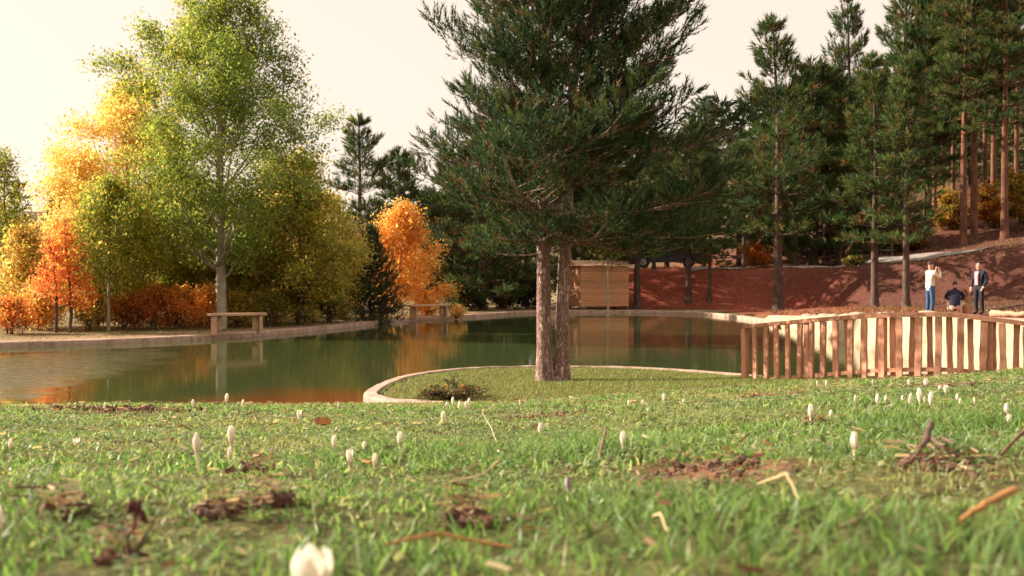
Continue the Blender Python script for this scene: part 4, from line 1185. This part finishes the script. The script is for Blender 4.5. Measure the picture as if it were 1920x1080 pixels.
def stand(top_mat, leg_mat, arms, lean=0.0, shirt=None):
    J = {'pelvis': (0, 0, .96), 'waist': (0, .0, 1.10), 'chest': (0, .01 + lean, 1.32), 'neck': (0, .01 + lean, 1.49), 'jaw': (0, .035 + lean, 1.58), 'head': (0, .02 + lean, 1.67), 'crown': (0, .0 + lean, 1.735),
         'nose': (0, .125 + lean, 1.635)}
    rad = {'pelvis': (.165, .125), 'waist': (.155, .12), 'chest': (.185, .13), 'neck': .06, 'jaw': (.068, .075), 'head': (.082, .098), 'crown': (.06, .07), 'nose': .014}
    E = [('pelvis', 'waist', 0), ('waist', 'chest', 0), ('chest', 'neck', 0), ('neck', 'jaw', 2), ('jaw', 'head', 2), ('head', 'crown', 2), ('jaw', 'nose', 2)]
    for s, sx in (('L', -1), ('R', 1)):
        J['hip' + s] = (sx * .10, 0, .88); J['knee' + s] = (sx * .115, .02, .49); J['ankle' + s] = (sx * .12, -.03, .09); J['toe' + s] = (sx * .135, .15, .045)
        rad['hip' + s] = .105; rad['knee' + s] = .078; rad['ankle' + s] = .058; rad['toe' + s] = .04
        E += [('pelvis', 'hip' + s, 1), ('hip' + s, 'knee' + s, 1), ('knee' + s, 'ankle' + s, 1), ('ankle' + s, 'toe' + s, 3)]
        sh, el_, wr, hd = arms[s]
        J['shoulder' + s] = sh; J['elbow' + s] = el_; J['wrist' + s] = wr
        rad['shoulder' + s] = .075; rad['elbow' + s] = .056; rad['wrist' + s] = .038
        E += [('chest', 'shoulder' + s, 0), ('shoulder' + s, 'elbow' + s, 0), ('elbow' + s, 'wrist' + s, 0)]
        fingers(J, E, rad, s, wr, hd, (1, 0, 0), 2)
    return J, E, rad
cream = flat_mat('cream_sweater', (.74, .66, .50), .9); jean = flat_mat('blue_denim', (.045, .105, .20), .85, var=.3); shoe = flat_mat('dark_shoe', (.03, .025, .025), .6)
navy = flat_mat('navy_jacket', (.018, .022, .045), .8); dark = flat_mat('dark_trousers', (.025, .028, .035), .85); pink = flat_mat('pink_shirt', (.68, .34, .33), .8); beige = flat_mat('beige_trousers', (.62, .44, .34), .85)
# man with hands raised to his face
arms = {'L': ((-.19, .0, 1.42), (-.24, .20, 1.24), (-.09, .30, 1.47), (.25, -.1, 1)), 'R': ((.19, .0, 1.42), (.25, .20, 1.22), (.09, .31, 1.45), (-.25, -.1, 1))}
J, E, rad = stand(cream, jean, arms)
q = gpos(1744, 36.4)
person('person', 'person in cream sweater and blue jeans, hands raised to the face', J, E, rad, None, [cream, jean, SKIN, shoe], q, R(-75), (0, .02, 1.66))
# man in a dark jacket and pink shirt, hand in pocket
arms = {'L': ((-.20, .0, 1.42), (-.27, -.05, 1.15), (-.22, .08, .95), (.2, .5, -1)), 'R': ((.20, .0, 1.42), (.28, -.04, 1.15), (.27, .06, .93), (0, .2, -1))}
J, E, rad = stand(navy, dark, arms)
q = gpos(1836, 36.6)
pe = person('person', 'person in dark jacket over pink shirt and dark trousers, facing left', J, E, rad, None, [navy, dark, SKIN, shoe], q, R(118), (0, .02, 1.66))
bm = bmesh.new()
vv = [(-.075, .115, 1.45), (.075, .115, 1.45), (.06, .158, 1.33), (.055, .155, 1.15), (.06, .15, 1.0), (-.06, .15, 1.0), (-.055, .155, 1.15), (-.06, .158, 1.33)]
V = [bm.verts.new(v) for v in vv]; bm.faces.new(V)
r_ = bmesh.ops.extrude_face_region(bm, geom=list(bm.faces))
for v in r_['geom']:
    if isinstance(v, bmesh.types.BMVert): v.co.y -= .10
bmesh.ops.recalc_face_normals(bm, faces=bm.faces)
me = bpy.data.meshes.new('shirt_front'); bm.to_mesh(me); bm.free()
link('shirt_front', me, pink, pe)
# crouching person seen from behind
J = {'pelvis': (0, 0, .30), 'waist': (0, .06, .46), 'chest': (0, .16, .68), 'neck': (0, .22, .84), 'jaw': (0, .27, .92), 'head': (0, .27, 1.0), 'crown': (0, .25, 1.06), 'nose': (0, .375, .965)}
rad = {'pelvis': (.17, .14), 'waist': (.17, .13), 'chest': (.19, .135), 'neck': .06, 'jaw': (.066, .073), 'head': (.08, .095), 'crown': (.06, .07), 'nose': .014}
E = [('pelvis', 'waist', 0), ('waist', 'chest', 0), ('chest', 'neck', 0), ('neck', 'jaw', 2), ('jaw', 'head', 2), ('head', 'crown', 2), ('jaw', 'nose', 2)]
for s, sx in (('L', -1), ('R', 1)):
    J['hip' + s] = (sx * .11, .03, .25); J['knee' + s] = (sx * .20, .42, .44); J['ankle' + s] = (sx * .15, .10, .09); J['toe' + s] = (sx * .17, .27, .045)
    rad['hip' + s] = .105; rad['knee' + s] = .078; rad['ankle' + s] = .056; rad['toe' + s] = .04
    E += [('pelvis', 'hip' + s, 1), ('hip' + s, 'knee' + s, 1), ('knee' + s, 'ankle' + s, 1), ('ankle' + s, 'toe' + s, 3)]
    J['shoulder' + s] = (sx * .19, .17, .76); J['elbow' + s] = (sx * .29, .32, .58); J['wrist' + s] = (sx * .15, .50, .52)
    rad['shoulder' + s] = .075; rad['elbow' + s] = .058; rad['wrist' + s] = .038
    E += [('chest', 'shoulder' + s, 0), ('shoulder' + s, 'elbow' + s, 0), ('elbow' + s, 'wrist' + s, 0)]
    fingers(J, E, rad, s, J['wrist' + s], (-.3 * sx, 1, -.2), (1, 0, 0), 2)
q = gpos(1791, 36.0)
person('person', 'crouching person in dark jacket and pale trousers, back to the camera', J, E, rad, None, [navy, beige, SKIN, shoe], q, R(-20), (0, .27, .99))

# ================================================================== MEADOW
GREENS = np.array([1.55, 1.75, 1.95]) * np.array([[.075, .135, .028], [.10, .165, .035], [.14, .20, .05], [.055, .105, .026], [.18, .22, .065], [.12, .16, .045], [.27, .27, .11], [.36, .30, .16]])
GW = np.array([.20, .22, .16, .16, .10, .08, .05, .03])

def blades(r, P, h, w, C, lean=.5, seg3=True):
    N = len(P); az = r.uniform(0, 6.283, N); fa = az + r.normal(0, .8, N) + 1.57
    ln = np.stack([np.cos(az), np.sin(az), np.zeros(N)], 1) * (h * lean * r.uniform(.1, 1.3, N))[:, None]
    wd = np.stack([np.cos(fa), np.sin(fa), np.zeros(N)], 1) * (w / 2)[:, None]
    up = np.array([0, 0, 1.]) * h[:, None]
    base = P - np.array([0, 0, .004])
    if seg3:
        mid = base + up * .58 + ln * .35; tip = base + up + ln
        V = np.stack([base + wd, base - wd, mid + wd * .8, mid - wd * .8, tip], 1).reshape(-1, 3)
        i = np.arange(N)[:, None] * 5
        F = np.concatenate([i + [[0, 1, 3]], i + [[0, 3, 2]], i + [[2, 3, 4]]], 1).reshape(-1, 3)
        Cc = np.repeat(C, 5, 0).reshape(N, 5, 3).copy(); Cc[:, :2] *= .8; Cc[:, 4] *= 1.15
    else:
        tip = base + up + ln
        V = np.stack([base + wd, base - wd, tip], 1).reshape(-1, 3); F = np.arange(N * 3).reshape(-1, 3)
        Cc = np.repeat(C, 3, 0).reshape(N, 3, 3).copy()
    return V, F, Cc.reshape(-1, 3)

def merge(parts):
    V = []; F = []; C = []; n = 0
    for v, f, c in parts:
        V.append(v); F.append(f + n); C.append(c); n += len(v)
    return np.vstack(V), np.vstack(F), np.vstack(C)

def scatter(r, d0, d1, dens, k=.56, pad=1.25):
    N = int(dens * (d1 - d0) * (2 * k * (d0 + d1) / 2 + 2 * pad))
    d = r.uniform(d0, d1, int(N * 1.6)); x = r.uniform(-1, 1, len(d)) * (k * d1 + pad)
    ok = np.abs(x) < k * d + pad
    x, d = x[ok][:N], d[ok][:N]
    return x, d

r = np.random.default_rng(5); parts = []
TUFTS = [(hit(1180, 985), .16), (hit(1420, 1010), .15), (hit(1700, 1040), .14), (hit(1650, 850), .22), (hit(1880, 800), .25), (hit(980, 860), .3), (hit(1050, 960), .1), (hit(150, 930), .1), (hit(60, 1040), .1), (hit(720, 1060), .08), (hit(1250, 940), .12), (hit(1750, 800), .3)]
for d0, d1, dens, hh, ww, s3 in ((.13, 1.2, 15000, (.007, .019), (.0016, .0034), True), (1.2, 3.0, 9500, (.009, .024), (.0024, .0046), True), (3.0, 5.6, 4600, (.011, .028), (.0045, .008), True), (5.6, 9.5, 2100, (.013, .032), (.007, .012), False)):
    x, y = scatter(r, d0, d1, dens)
    if d0 < .2:
        ok = np.hypot(x, y) > .17; x, y = x[ok], y[ok]
    b = bare(x, y); patch = fbm(x * 2.2, y * 2.2, 3) + .5; lush = fbm(x * 1.1 + 9, y * 1.1 + 3, 2) + .5
    keep = r.random(len(x)) > b * .93
    keep &= r.random(len(x)) < np.clip(.35 + patch * 1.1, 0, 1)
    wf_ = hit(246, 1056); keep &= np.hypot(x - wf_[0], (y - wf_[1] + .05) * .6) > .028
    x, y, patch, lush = x[keep], y[keep], patch[keep], lush[keep]
    N = len(x); h = r.uniform(*hh, N) * (.5 + .75 * lush); w_ = r.uniform(*ww, N)
    tb_ = np.zeros(N)
    for c, rad_ in TUFTS:
        tb_ = np.maximum(tb_, 1 - sstep(rad_ * .3, rad_, np.hypot(x - c[0], y - c[1])))
    h *= 1 + .85 * tb_
    ci = r.choice(len(GREENS), N, p=GW / GW.sum()); C = GREENS[ci] * r.uniform(.75, 1.25, (N, 1))
    dry = np.clip((.48 - patch) * 3.2 + r.normal(0, .25, N), 0, 1) * (1 - tb_)
    C = C + (np.array([.40, .34, .17]) * r.uniform(.7, 1.2, (N, 1)) - C) * (dry * .65)[:, None]
    C = C + (np.array([.13, .215, .07]) * r.uniform(.8, 1.3, (N, 1)) - C) * (tb_ * .8)[:, None]
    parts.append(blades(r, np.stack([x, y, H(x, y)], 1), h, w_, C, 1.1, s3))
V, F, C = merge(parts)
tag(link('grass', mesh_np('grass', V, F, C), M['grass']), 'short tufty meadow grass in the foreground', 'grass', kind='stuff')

# small round-leaved ground cover between the blades
x, y = scatter(r, .3, 4.5, 7500)
keep = (r.random(len(x)) < np.clip(fbm(x * 3 + 50, y * 3, 2) * 2.2 + .5, 0, 1)) & (r.random(len(x)) > bare(x, y) * .9)
x, y = x[keep], y[keep]; N = len(x)
P = np.stack([x, y, H(x, y) + r.uniform(.002, .016, N)], 1)
D = np.stack([r.normal(0, 1, N), r.normal(0, 1, N), r.normal(0, .35, N)], 1); A, B, Dn = basis(D); s_ = (r.uniform(.004, .010, N) * np.interp(y, [0, 1.2, 4.5], [.32, .55, 1.4]))[:, None]
V = np.stack([P - Dn * s_, P + A * s_ * .8 + B * s_ * .2, P + Dn * s_, P - A * s_ * .8 + B * s_ * .2], 1).reshape(-1, 3); i = np.arange(N)[:, None] * 4
F = np.concatenate([i + [[0, 1, 2]], i + [[0, 2, 3]]], 1).reshape(-1, 3)
pal = 1.4 * np.array([[.12, .17, .06], [.17, .21, .085], [.09, .13, .045], [.23, .25, .13]])
C = np.repeat(pal[r.integers(0, 4, N)] * r.uniform(.7, 1.3, (N, 1)), 4, 0)
tag(link('ground_cover', mesh_np('ground_cover', V, F, C), M['grass']), 'low round-leaved weeds and clover among the meadow grass', 'ground cover', kind='stuff')

# dry straw bits and litter
x, y = scatter(r, .3, 6.5, 330)
b = bare(x, y); N0 = len(x)
xb = []; yb = []
for (cx, cy, rx_, ry_) in PATCH:
    k = int(60 + 260 * rx_); xb.append(cx + r.normal(0, .55, k) * rx_); yb.append(cy + r.normal(0, .55, k) * ry_)
x = np.concatenate([x] + xb); y = np.concatenate([y] + yb); ok = y > .3; x, y = x[ok], y[ok]; N = len(x)
az = r.uniform(0, 6.28, N); L_ = r.uniform(.010, .036, N) * np.interp(y, [0, 1, 2.5, 6], [.35, .5, .8, 1.3]); ww = r.uniform(.0004, .0011, N) * np.interp(y, [0, 6], [.8, 3])
a = np.stack([np.cos(az), np.sin(az), r.normal(0, .18, N)], 1) * L_[:, None] / 2; bb = np.stack([-np.sin(az), np.cos(az), r.normal(0, .5, N)], 1) * ww[:, None]
P = np.stack([x, y, H(x, y) + r.uniform(.004, .022, N)], 1)
V = np.stack([P - a - bb, P - a + bb, P + a + bb, P + a - bb], 1).reshape(-1, 3); i = np.arange(N)[:, None] * 4
F = np.concatenate([i + [[0, 1, 2]], i + [[0, 2, 3]]], 1).reshape(-1, 3)
pal = np.array([[.46, .33, .18], [.30, .17, .09], [.20, .09, .05], [.55, .44, .27], [.12, .06, .04]])
C = np.repeat(pal[r.integers(0, 5, N)] * r.uniform(.7, 1.2, (N, 1)), 4, 0)
tag(link('dry_litter', mesh_np('dry_litter', V, F, C), M['grass']), 'dry straw and needle litter strewn over the meadow', 'litter', kind='stuff')

# soil clods on the bare patches
cl = Acc(); tmpl = bmesh.new(); bmesh.ops.create_icosphere(tmpl, subdivisions=1, radius=1); tv = np.array([v.co[:] for v in tmpl.verts]); tf = np.array([[v.index for v in f.verts] for f in tmpl.faces]); tmpl.free()
for (cx, cy, rx_, ry_) in PATCH:
    for k in range(int(40 + 160 * rx_)):
        x_ = cx + r.normal(0, .45) * rx_; y_ = cy + r.normal(0, .45) * ry_
        if y_ < .35: continue
        s_ = r.uniform(.002, .008) * np.interp(y_, [0, 6], [.6, 2.4])
        cl.add(tv * s_ * r.uniform(.6, 1.3, 3) * (1 + r.normal(0, .15, (len(tv), 1))) + (x_, y_, H1(x_, y_) + s_ * .3), tf)
tag(link('soil_clods', cl.mesh('soil_clods', False), M['soil']), 'dark crumbled soil on the bare meadow patches', 'soil', kind='stuff')

# lawn on the tongue of land
x = r.uniform(-2.2, 4.6, 95000); y = r.uniform(12.6, 20.2, 95000)
sdl = pond_sd(x, y); keep = (sdl > .17) & (r.random(len(x)) < np.clip(.45 + fbm(x * .9, y * .9, 3) * 1.4, .15, 1)); x, y = x[keep], y[keep]; N = len(x)
C = np.array([1.4, 1.65, 1.5]) * np.array([[.10, .125, .035], [.15, .155, .05], [.22, .185, .08], [.08, .11, .03]])[r.integers(0, 4, N)] * r.uniform(.75, 1.25, (N, 1))
V, F, Cc = blades(r, np.stack([x, y, H(x, y)], 1), r.uniform(.018, .045, N), r.uniform(.008, .016, N), C, .8, False)
tag(link('lawn_grass', mesh_np('lawn_grass', V, F, Cc), M['grass']), 'short yellow-green lawn grass under the twin pine', 'grass', kind='stuff')

# grass fringe on the far banks
x = r.uniform(-16, 9, 60000); y = r.uniform(24, 58, 60000); sdl = pond_sd(x, y)
keep = (sdl > .8) & (sdl < 4.0) & (r.random(len(x)) < np.clip(fbm(x * .7 + 3, y * .7, 2) * 2 + .45, .05, 1)); x, y = x[keep], y[keep]; N = len(x)
C = np.array([[.12, .13, .04], [.20, .16, .07], [.26, .19, .09]])[r.integers(0, 3, N)] * r.uniform(.75, 1.25, (N, 1))
V, F, Cc = blades(r, np.stack([x, y, H(x, y)], 1), r.uniform(.03, .09, N), r.uniform(.015, .03, N), C, .8, False)
tag(link('bank_grass', mesh_np('bank_grass', V, F, Cc), M['grass']), 'thin dry grass on the far banks', 'grass', kind='stuff')

# weeds, needle litter and fallen leaves on the red bank and the slope
x = r.uniform(4, 42, 90000); y = r.uniform(20, 92, 90000); sdl = pond_sd(x, y)
keep = (sdl > 1.0) & (np.abs(x / y) < .62) & ((x > 10.2) | (y > 56.5)) & (r.random(len(x)) < np.clip(fbm(x * .45 + 11, y * .45, 3) * 3 + .35, .03, 1)); x, y = x[keep], y[keep]; N = len(x)
C = np.array([[.20, .10, .05], [.30, .16, .07], [.14, .12, .045], [.10, .06, .04], [.36, .22, .10]])[r.integers(0, 5, N)] * r.uniform(.7, 1.3, (N, 1))
V, F, Cc = blades(r, np.stack([x, y, H(x, y)], 1), r.uniform(.03, .16, N), r.uniform(.03, .07, N), C, 1.3, False)
tag(link('slope_litter', mesh_np('slope_litter', V, F, Cc), M['grass']), 'dry weeds and fallen leaves on the red bank and wooded slope', 'ground litter', kind='stuff')

# ------------------------------------------------------------------ crocuses
def petal_np(open_=0.0):
    """one cupped petal of a unit-high flower, base at the origin, leaning outward by open_"""
    nz, na = 7, 4; V = []
    for i in range(nz):
        t = i / (nz - 1); half = .17 * math.sin(math.pi * (t * .92 + .06)) ** .75
        rr = .03 + .17 * math.sin(min(1, t * 1.25) * math.pi * .62) + open_ * t * t * .38
        if t > .7: rr -= (t - .7) * .32 * (1 - open_ * 1.6)
        for j in range(na):
            a = (j / (na - 1) - .5) * 2; V.append((rr * 1.0 - abs(a) ** 2 * half * .25, a * half, t * (1 - open_ * .12)))
    V = np.array(V); I = np.arange(nz - 1)[:, None] * na + np.arange(na - 1)[None, :]
    return V, np.stack([I, I + 1, I + na + 1, I + na], -1).reshape(-1, 4)
def rotz(V, a): c, s = math.cos(a), math.sin(a); return np.stack([V[:, 0] * c - V[:, 1] * s, V[:, 0] * s + V[:, 1] * c, V[:, 2]], 1)
PETAL = {o: mesh_np('petal', *petal_np(o), None, True) for o in (0.0, .25, .6)}
for m in PETAL.values(): m.materials.append(M['petal'])
gp = mesh_np('petal', *petal_np(0.0), None, True); gp.materials.append(M['petal_grey'])
def small_crocus_mesh(o):
    a = Acc(); v, f = petal_np(o)
    for k in range(6):
        q = v.copy(); q[:, :2] *= (1 if k % 2 else .88); a.add(rotz(q, k * math.pi / 3), f)
    t = np.array([[0, 0, -.7], [.01, 0, -.3], [0, 0, .08]]); V, F, _ = tube(t, [.035, .04, .05], 6); a.add(V[:-2], F)
    me = a.mesh('crocus', True); me.materials.append(M['petal']); return me
SMALL = {o: small_crocus_mesh(o) for o in (0.0, .25)}
stem_me = None
def crocus(px, ptop, pbot, pground, label, group=None, op=0.0, small=False, lean=0.0, d=None, grey=False, wide=.88):
    g_ = hit(px, pground) if d is None else np.array([(px - 960) / FPX * d, d, H1((px - 960) / FPX * d, d)])
    dd = g_[1]; zb = max(at(px, pbot, dd)[2], g_[2] + .003); h = at(px, ptop, dd)[2] - zb
    if small:
        o = link('crocus', SMALL[op if op in SMALL else 0.0], None, None, (g_[0], g_[1], max(zb, g_[2] + .3 * h)), (rs.uniform(-.1, .1), lean + rs.uniform(-.1, .1), rs.uniform(0, 6.28)))
        o.scale = (h * rs.uniform(.9, 1.15),) * 2 + (h * 1.2,)
        return tag(o, label, 'crocus', group)
    e = empty('crocus', (g_[0], g_[1], g_[2] - .01)); tag(e, label, 'crocus', group)
    zb = max(zb, g_[2] + .004) - (g_[2] - .01); dx = lean * zb
    pth = np.array([[0, 0, 0], [dx * .4, 0, zb * .5], [dx, 0, zb + h * .06]])
    a = Acc(); V, F, _ = tube(pth, [h * .05, h * .055, h * .07], 8); a.add(V[:-2], F); link('stem', a.mesh('stem', True), M['stem'], e)
    a0 = rs.uniform(0, 1)
    for k in range(6):
        p_ = link('petal', gp if grey else PETAL[op], None, e, (dx, 0, zb), (0, lean * .4, a0 + k * math.pi / 3))
        sc = (1 if k % 2 else .87); p_.scale = (h * sc * wide, h * 1.05 * wide, h * (1 if k % 2 else .96))
    return e
crocus(585, 1028, 1240, 1150, 'large blurred white crocus cut by the bottom edge', op=.25, d=.46, wide=1.55)
crocus(-8, 950, 1025, 1040, 'blurred white crocus cut by the left edge', op=0.0, d=.62)
crocus(374, 810, 850, 882, 'tall white crocus on a long stalk, left of the close pair', lean=-.12)
crocus(433, 797, 833, 848, 'upper white crocus of the close pair on the left')
crocus(431, 837, 862, 872, 'lower small white crocus of the close pair on the left')
crocus(143, 819, 840, 846, 'broad open white crocus at the far left of the meadow', op=.6)
crocus(20, 822, 845, 850, 'small white crocus near the left edge')
crocus(627, 815, 842, 848, 'slim white crocus behind the open one left of centre')
crocus(656, 841, 872, 888, 'wide white crocus, largest of the four left of centre', op=.25)
crocus(683, 827, 850, 856, 'pointed white crocus between the wide one and the slim bud')
crocus(703, 849, 877, 884, 'slim white crocus bud right of the wide one')
crocus(750, 808, 838, 850, 'lone slim white crocus right of the group left of centre')
crocus(1013, 792, 815, 826, 'lone white crocus below the twin trunks')
crocus(1168, 808, 838, 855, 'lone slender white crocus right of the twin trunks')
crocus(1602, 809, 845, 862, 'tall white crocus alone in the right part of the meadow')
crocus(1520, 757, 785, 802, 'white crocus on a pinkish stalk beside the dark clod')
crocus(1558, 768, 787, 795, 'pinkish crocus right of the one beside the dark clod')
crocus(1887, 756, 778, 800, 'upper white crocus of the overlapping pair near the right edge')
crocus(1892, 775, 795, 806, 'lower white crocus of the overlapping pair near the right edge', op=.25)
crocus(1065, 893, 930, 942, 'faded grey-violet crocus in the near grass', grey=True)
crocus(920, 838, 856, 862, 'drooping pale crocus in long grass near the middle', op=.6, lean=.5)
crocus(562, 772, 790, 795, 'small white crocus behind the group left of centre', small=True, op=.25)
crocus(832, 775, 795, 803, 'small pale crocus below the low dark bush', small=True)
for k, (px, t_, b_) in enumerate(sorted(((849, 748, 762), (862, 756, 770), (875, 756, 770), (880, 750, 763), (838, 756, 768)))):
    crocus(px, t_, b_, b_ + 3, 'tiny white crocus below the low dark bush, ' + nth(k), 'crocuses below the low bush', small=True)
for k, (px, t_, b_) in enumerate(sorted(((1533, 716, 727), (1549, 716, 727), (1636, 713, 722), (1705, 714, 725)))):
    crocus(px, t_, b_, b_ + 3, 'tiny white crocus just below the railing, ' + nth(k), 'crocuses below the railing', small=True)
for k, (px, t_, b_) in enumerate(sorted(((1603, 743, 757), (1645, 742, 760), (1660, 744, 757), (1693, 743, 755), (1706, 742, 762), (1725, 734, 758), (1733, 745, 757), (1744, 740, 762), (1795, 740, 752), (1800, 749, 760), (1828, 747, 758)))):
    crocus(px, t_, b_, b_ + 5, 'small white crocus in the loose row under the right-hand crest, ' + nth(k), 'crocuses below the right-hand crest', small=True)
for k, (px, t_, b_) in enumerate(sorted(((1736, 712, 726), (1762, 724, 735), (1773, 724, 738)))):
    crocus(px, t_, b_, b_ + 4, 'small white crocus of the upper trio by bare earth, ' + nth(k), 'crocuses by the upper bare earth', small=True, op=.25)
for k, (px, t_, b_) in enumerate(sorted(((1178, 752, 762), (1205, 752, 762), (1245, 742, 757), (1282, 750, 760), (975, 752, 763)))):
    crocus(px, t_, b_, b_ + 3, 'tiny white crocus scattered in front of the lawn, ' + nth(k), 'crocuses in front of the lawn', small=True)
for k, (px, t_, b_) in enumerate(sorted(((425, 742, 757), (362, 752, 765), (455, 752, 764), (197, 757, 768), (635, 757, 767)))):
    crocus(px, t_, b_, b_ + 3, 'tiny white crocus on the crest against the left water, ' + nth(k), 'crocuses on the left crest', small=True)

# ------------------------------------------------------------------ stalks, twigs, dead leaf
def twig(name, label, cat, pts, rad, mat, extra=()):
    """pts are world points; extra: list of (pts, rad) joined to the same twig"""
    a = Acc(); o0 = np.array(pts[0])
    for P_, r_ in [(pts, rad)] + list(extra):
        P_ = np.array(P_, float) - o0; t = np.linspace(0, 1, len(P_) * 3); u = np.linspace(0, 1, len(P_))
        Q = np.stack([np.interp(t, u, P_[:, c]) for c in range(3)], 1); Q[1:-1] += rng.normal(0, np.mean(r_) * .35, (len(Q) - 2, 3))
        V, F, _ = tube(Q, np.interp(t, u, np.asarray(r_)), 6, .15, 3); a.add(V[:-2], F)
    return tag(link(name, a.mesh(name, True), mat, None, tuple(o0)), label, cat)
M['stalk'] = flat_mat('withered_stalk', (.15, .085, .055), .8, var=.4, scale=200); M['deadhead'] = flat_mat('withered_head', (.09, .018, .022), .8, var=.5, scale=300)
M['stick'] = flat_mat('orange_stick', (.46, .22, .08), .8, var=.3, scale=60); M['straw'] = flat_mat('pale_straw', (.50, .38, .20), .8, var=.25, scale=80)
g0 = hit(246, 1056); d0 = g0[1]
st = empty('withered_flower', tuple(g0)); tag(st, 'withered dark red seed head on a forked brown stalk', 'dead flower')
def rel(px, py, dy=0): return at(px, py, d0 + dy) - g0
def stalk_part(nm, pts, rad, mat):
    rad = np.asarray(rad) * 1500 * d0 / FPX
    a = Acc(); P_ = np.array(pts); t = np.linspace(0, 1, 12); u = np.linspace(0, 1, len(P_)); Q = np.stack([np.interp(t, u, P_[:, c]) for c in range(3)], 1)
    V, F, _ = tube(Q, np.interp(t, u, rad), 7, .12, 2); a.add(V[:-2], F); link(nm, a.mesh(nm, True), mat, st)
stalk_part('stem', [rel(246, 1060), rel(238, 1015), rel(252, 985), rel(254, 958)], [.0034, .0026, .0024, .003], M['stalk'])
stalk_part('stem', [rel(248, 1050), rel(262, 1020), rel(284, 985), rel(292, 975)], [.003, .0024, .002, .0012], M['stalk'])
stalk_part('stem', [rel(256, 1035), rel(280, 1010), rel(290, 992)], [.0014, .0016, .0008], M['stalk'])
for (px, py, s_) in ((247, 946, 9), (258, 956, 10), (268, 968, 9), (243, 957, 7), (262, 945, 6), (274, 978, 6)):
    s_ = s_ * d0 / FPX; me = rock_mesh(int(px), (s_, s_ * .8, s_ * 1.3)); link('seed_head', me, M['deadhead'], st, tuple(rel(px, py, rs.uniform(-.004, .004))))
def gp_(px, py, up=.01): p = hit(px, py); p[2] += up; return p
twig('twig', 'gnarled dark root twig lying in the grass at the right', 'twig', [gp_(1708, 838, .012), gp_(1745, 848, .016), gp_(1775, 862, .010), gp_(1818, 876, .004)], [.002, .0032, .0026, .0012], M['wood_old'],
     [([gp_(1745, 848, .03), gp_(1735, 868, .02), gp_(1700, 876, .0)], [.0035, .003, .0015]), ([gp_(1765, 858, .02), gp_(1790, 872, .02)], [.0025, .001])])
twig('twig', 'thin brown twig at the right edge of the meadow', 'twig', [gp_(1868, 872, .005), gp_(1895, 862, .015), gp_(1935, 850, .03)], [.0015, .002, .002], M['stalk'])
twig('stick', 'blurred orange-brown stick in the near grass at the lower right', 'stick', [gp_(1800, 1022, .012), gp_(1850, 1012, .018), gp_(1905, 998, .022)], [.0012, .002, .0017], M['stick'])
twig('stick', 'long thin reddish stick lying along the bottom grass', 'stick', [gp_(720, 1066, .012), gp_(820, 1058, .016), gp_(960, 1062, .010)], [.0008, .0012, .0008], M['stick'])
twig('straw', 'pale straw lying in the grass left of the faded crocus', 'straw', [gp_(828, 938, .012), gp_(905, 937, .02), gp_(938, 930, .03)], [.0006, .0009, .0006], M['straw'])
twig('straw', 'pale forked straw in the grass right of the near tuft', 'straw', [gp_(1418, 944, .014), gp_(1475, 950, .02), gp_(1525, 948, .012)], [.0006, .0011, .0005], M['straw'], [([gp_(1475, 950, .02), gp_(1498, 968, .01)], [.0008, .0004])])
twig('straw', 'long thin straw leaning near the drooping crocus', 'straw', [gp_(935, 842, .005), gp_(920, 822, .03), gp_(903, 805, .045)], [.0012, .0011, .0007], M['straw'])
twig('straw', 'pale thick straw bit in the grass at the right below the bare soil', 'straw', [gp_(1225, 1000, .01), gp_(1238, 1012, .015), gp_(1252, 1030, .01)], [.0007, .0009, .0005], M['straw'])
twig('twig', 'short dark twig sticking up left of the bare soil patch', 'twig', [gp_(1122, 872, .0), gp_(1130, 858, .02), gp_(1137, 848, .035)], [.0018, .002, .0012], M['wood_old'])
# curled dead leaf
c = hit(603, 806); bm = bmesh.new(); n = 7
for i in range(n):
    for j in range(5):
        u = i / (n - 1) * 2 - 1; v = (j / 4 * 2 - 1) * (1 - u * u) ** .5
        bm.verts.new((u * .06, v * .038, .018 + .03 * u * u + .028 * v * v + .004 * math.sin(9 * u + 5 * v)))
bm.verts.ensure_lookup_table()
for i in range(n - 1):
    for j in range(4):
        bm.faces.new([bm.verts[i * 5 + j], bm.verts[i * 5 + j + 1], bm.verts[(i + 1) * 5 + j + 1], bm.verts[(i + 1) * 5 + j]])
me = bpy.data.meshes.new('dead_leaf'); bm.to_mesh(me); bm.free()
me.transform(Matrix.Scale(.4, 4))
tag(link('dead_leaf', me, M['stick'], None, tuple(c + (0, 0, .006)), (.5, .1, .4)), 'curled brown dead leaf lying in the grass left of centre', 'leaf')
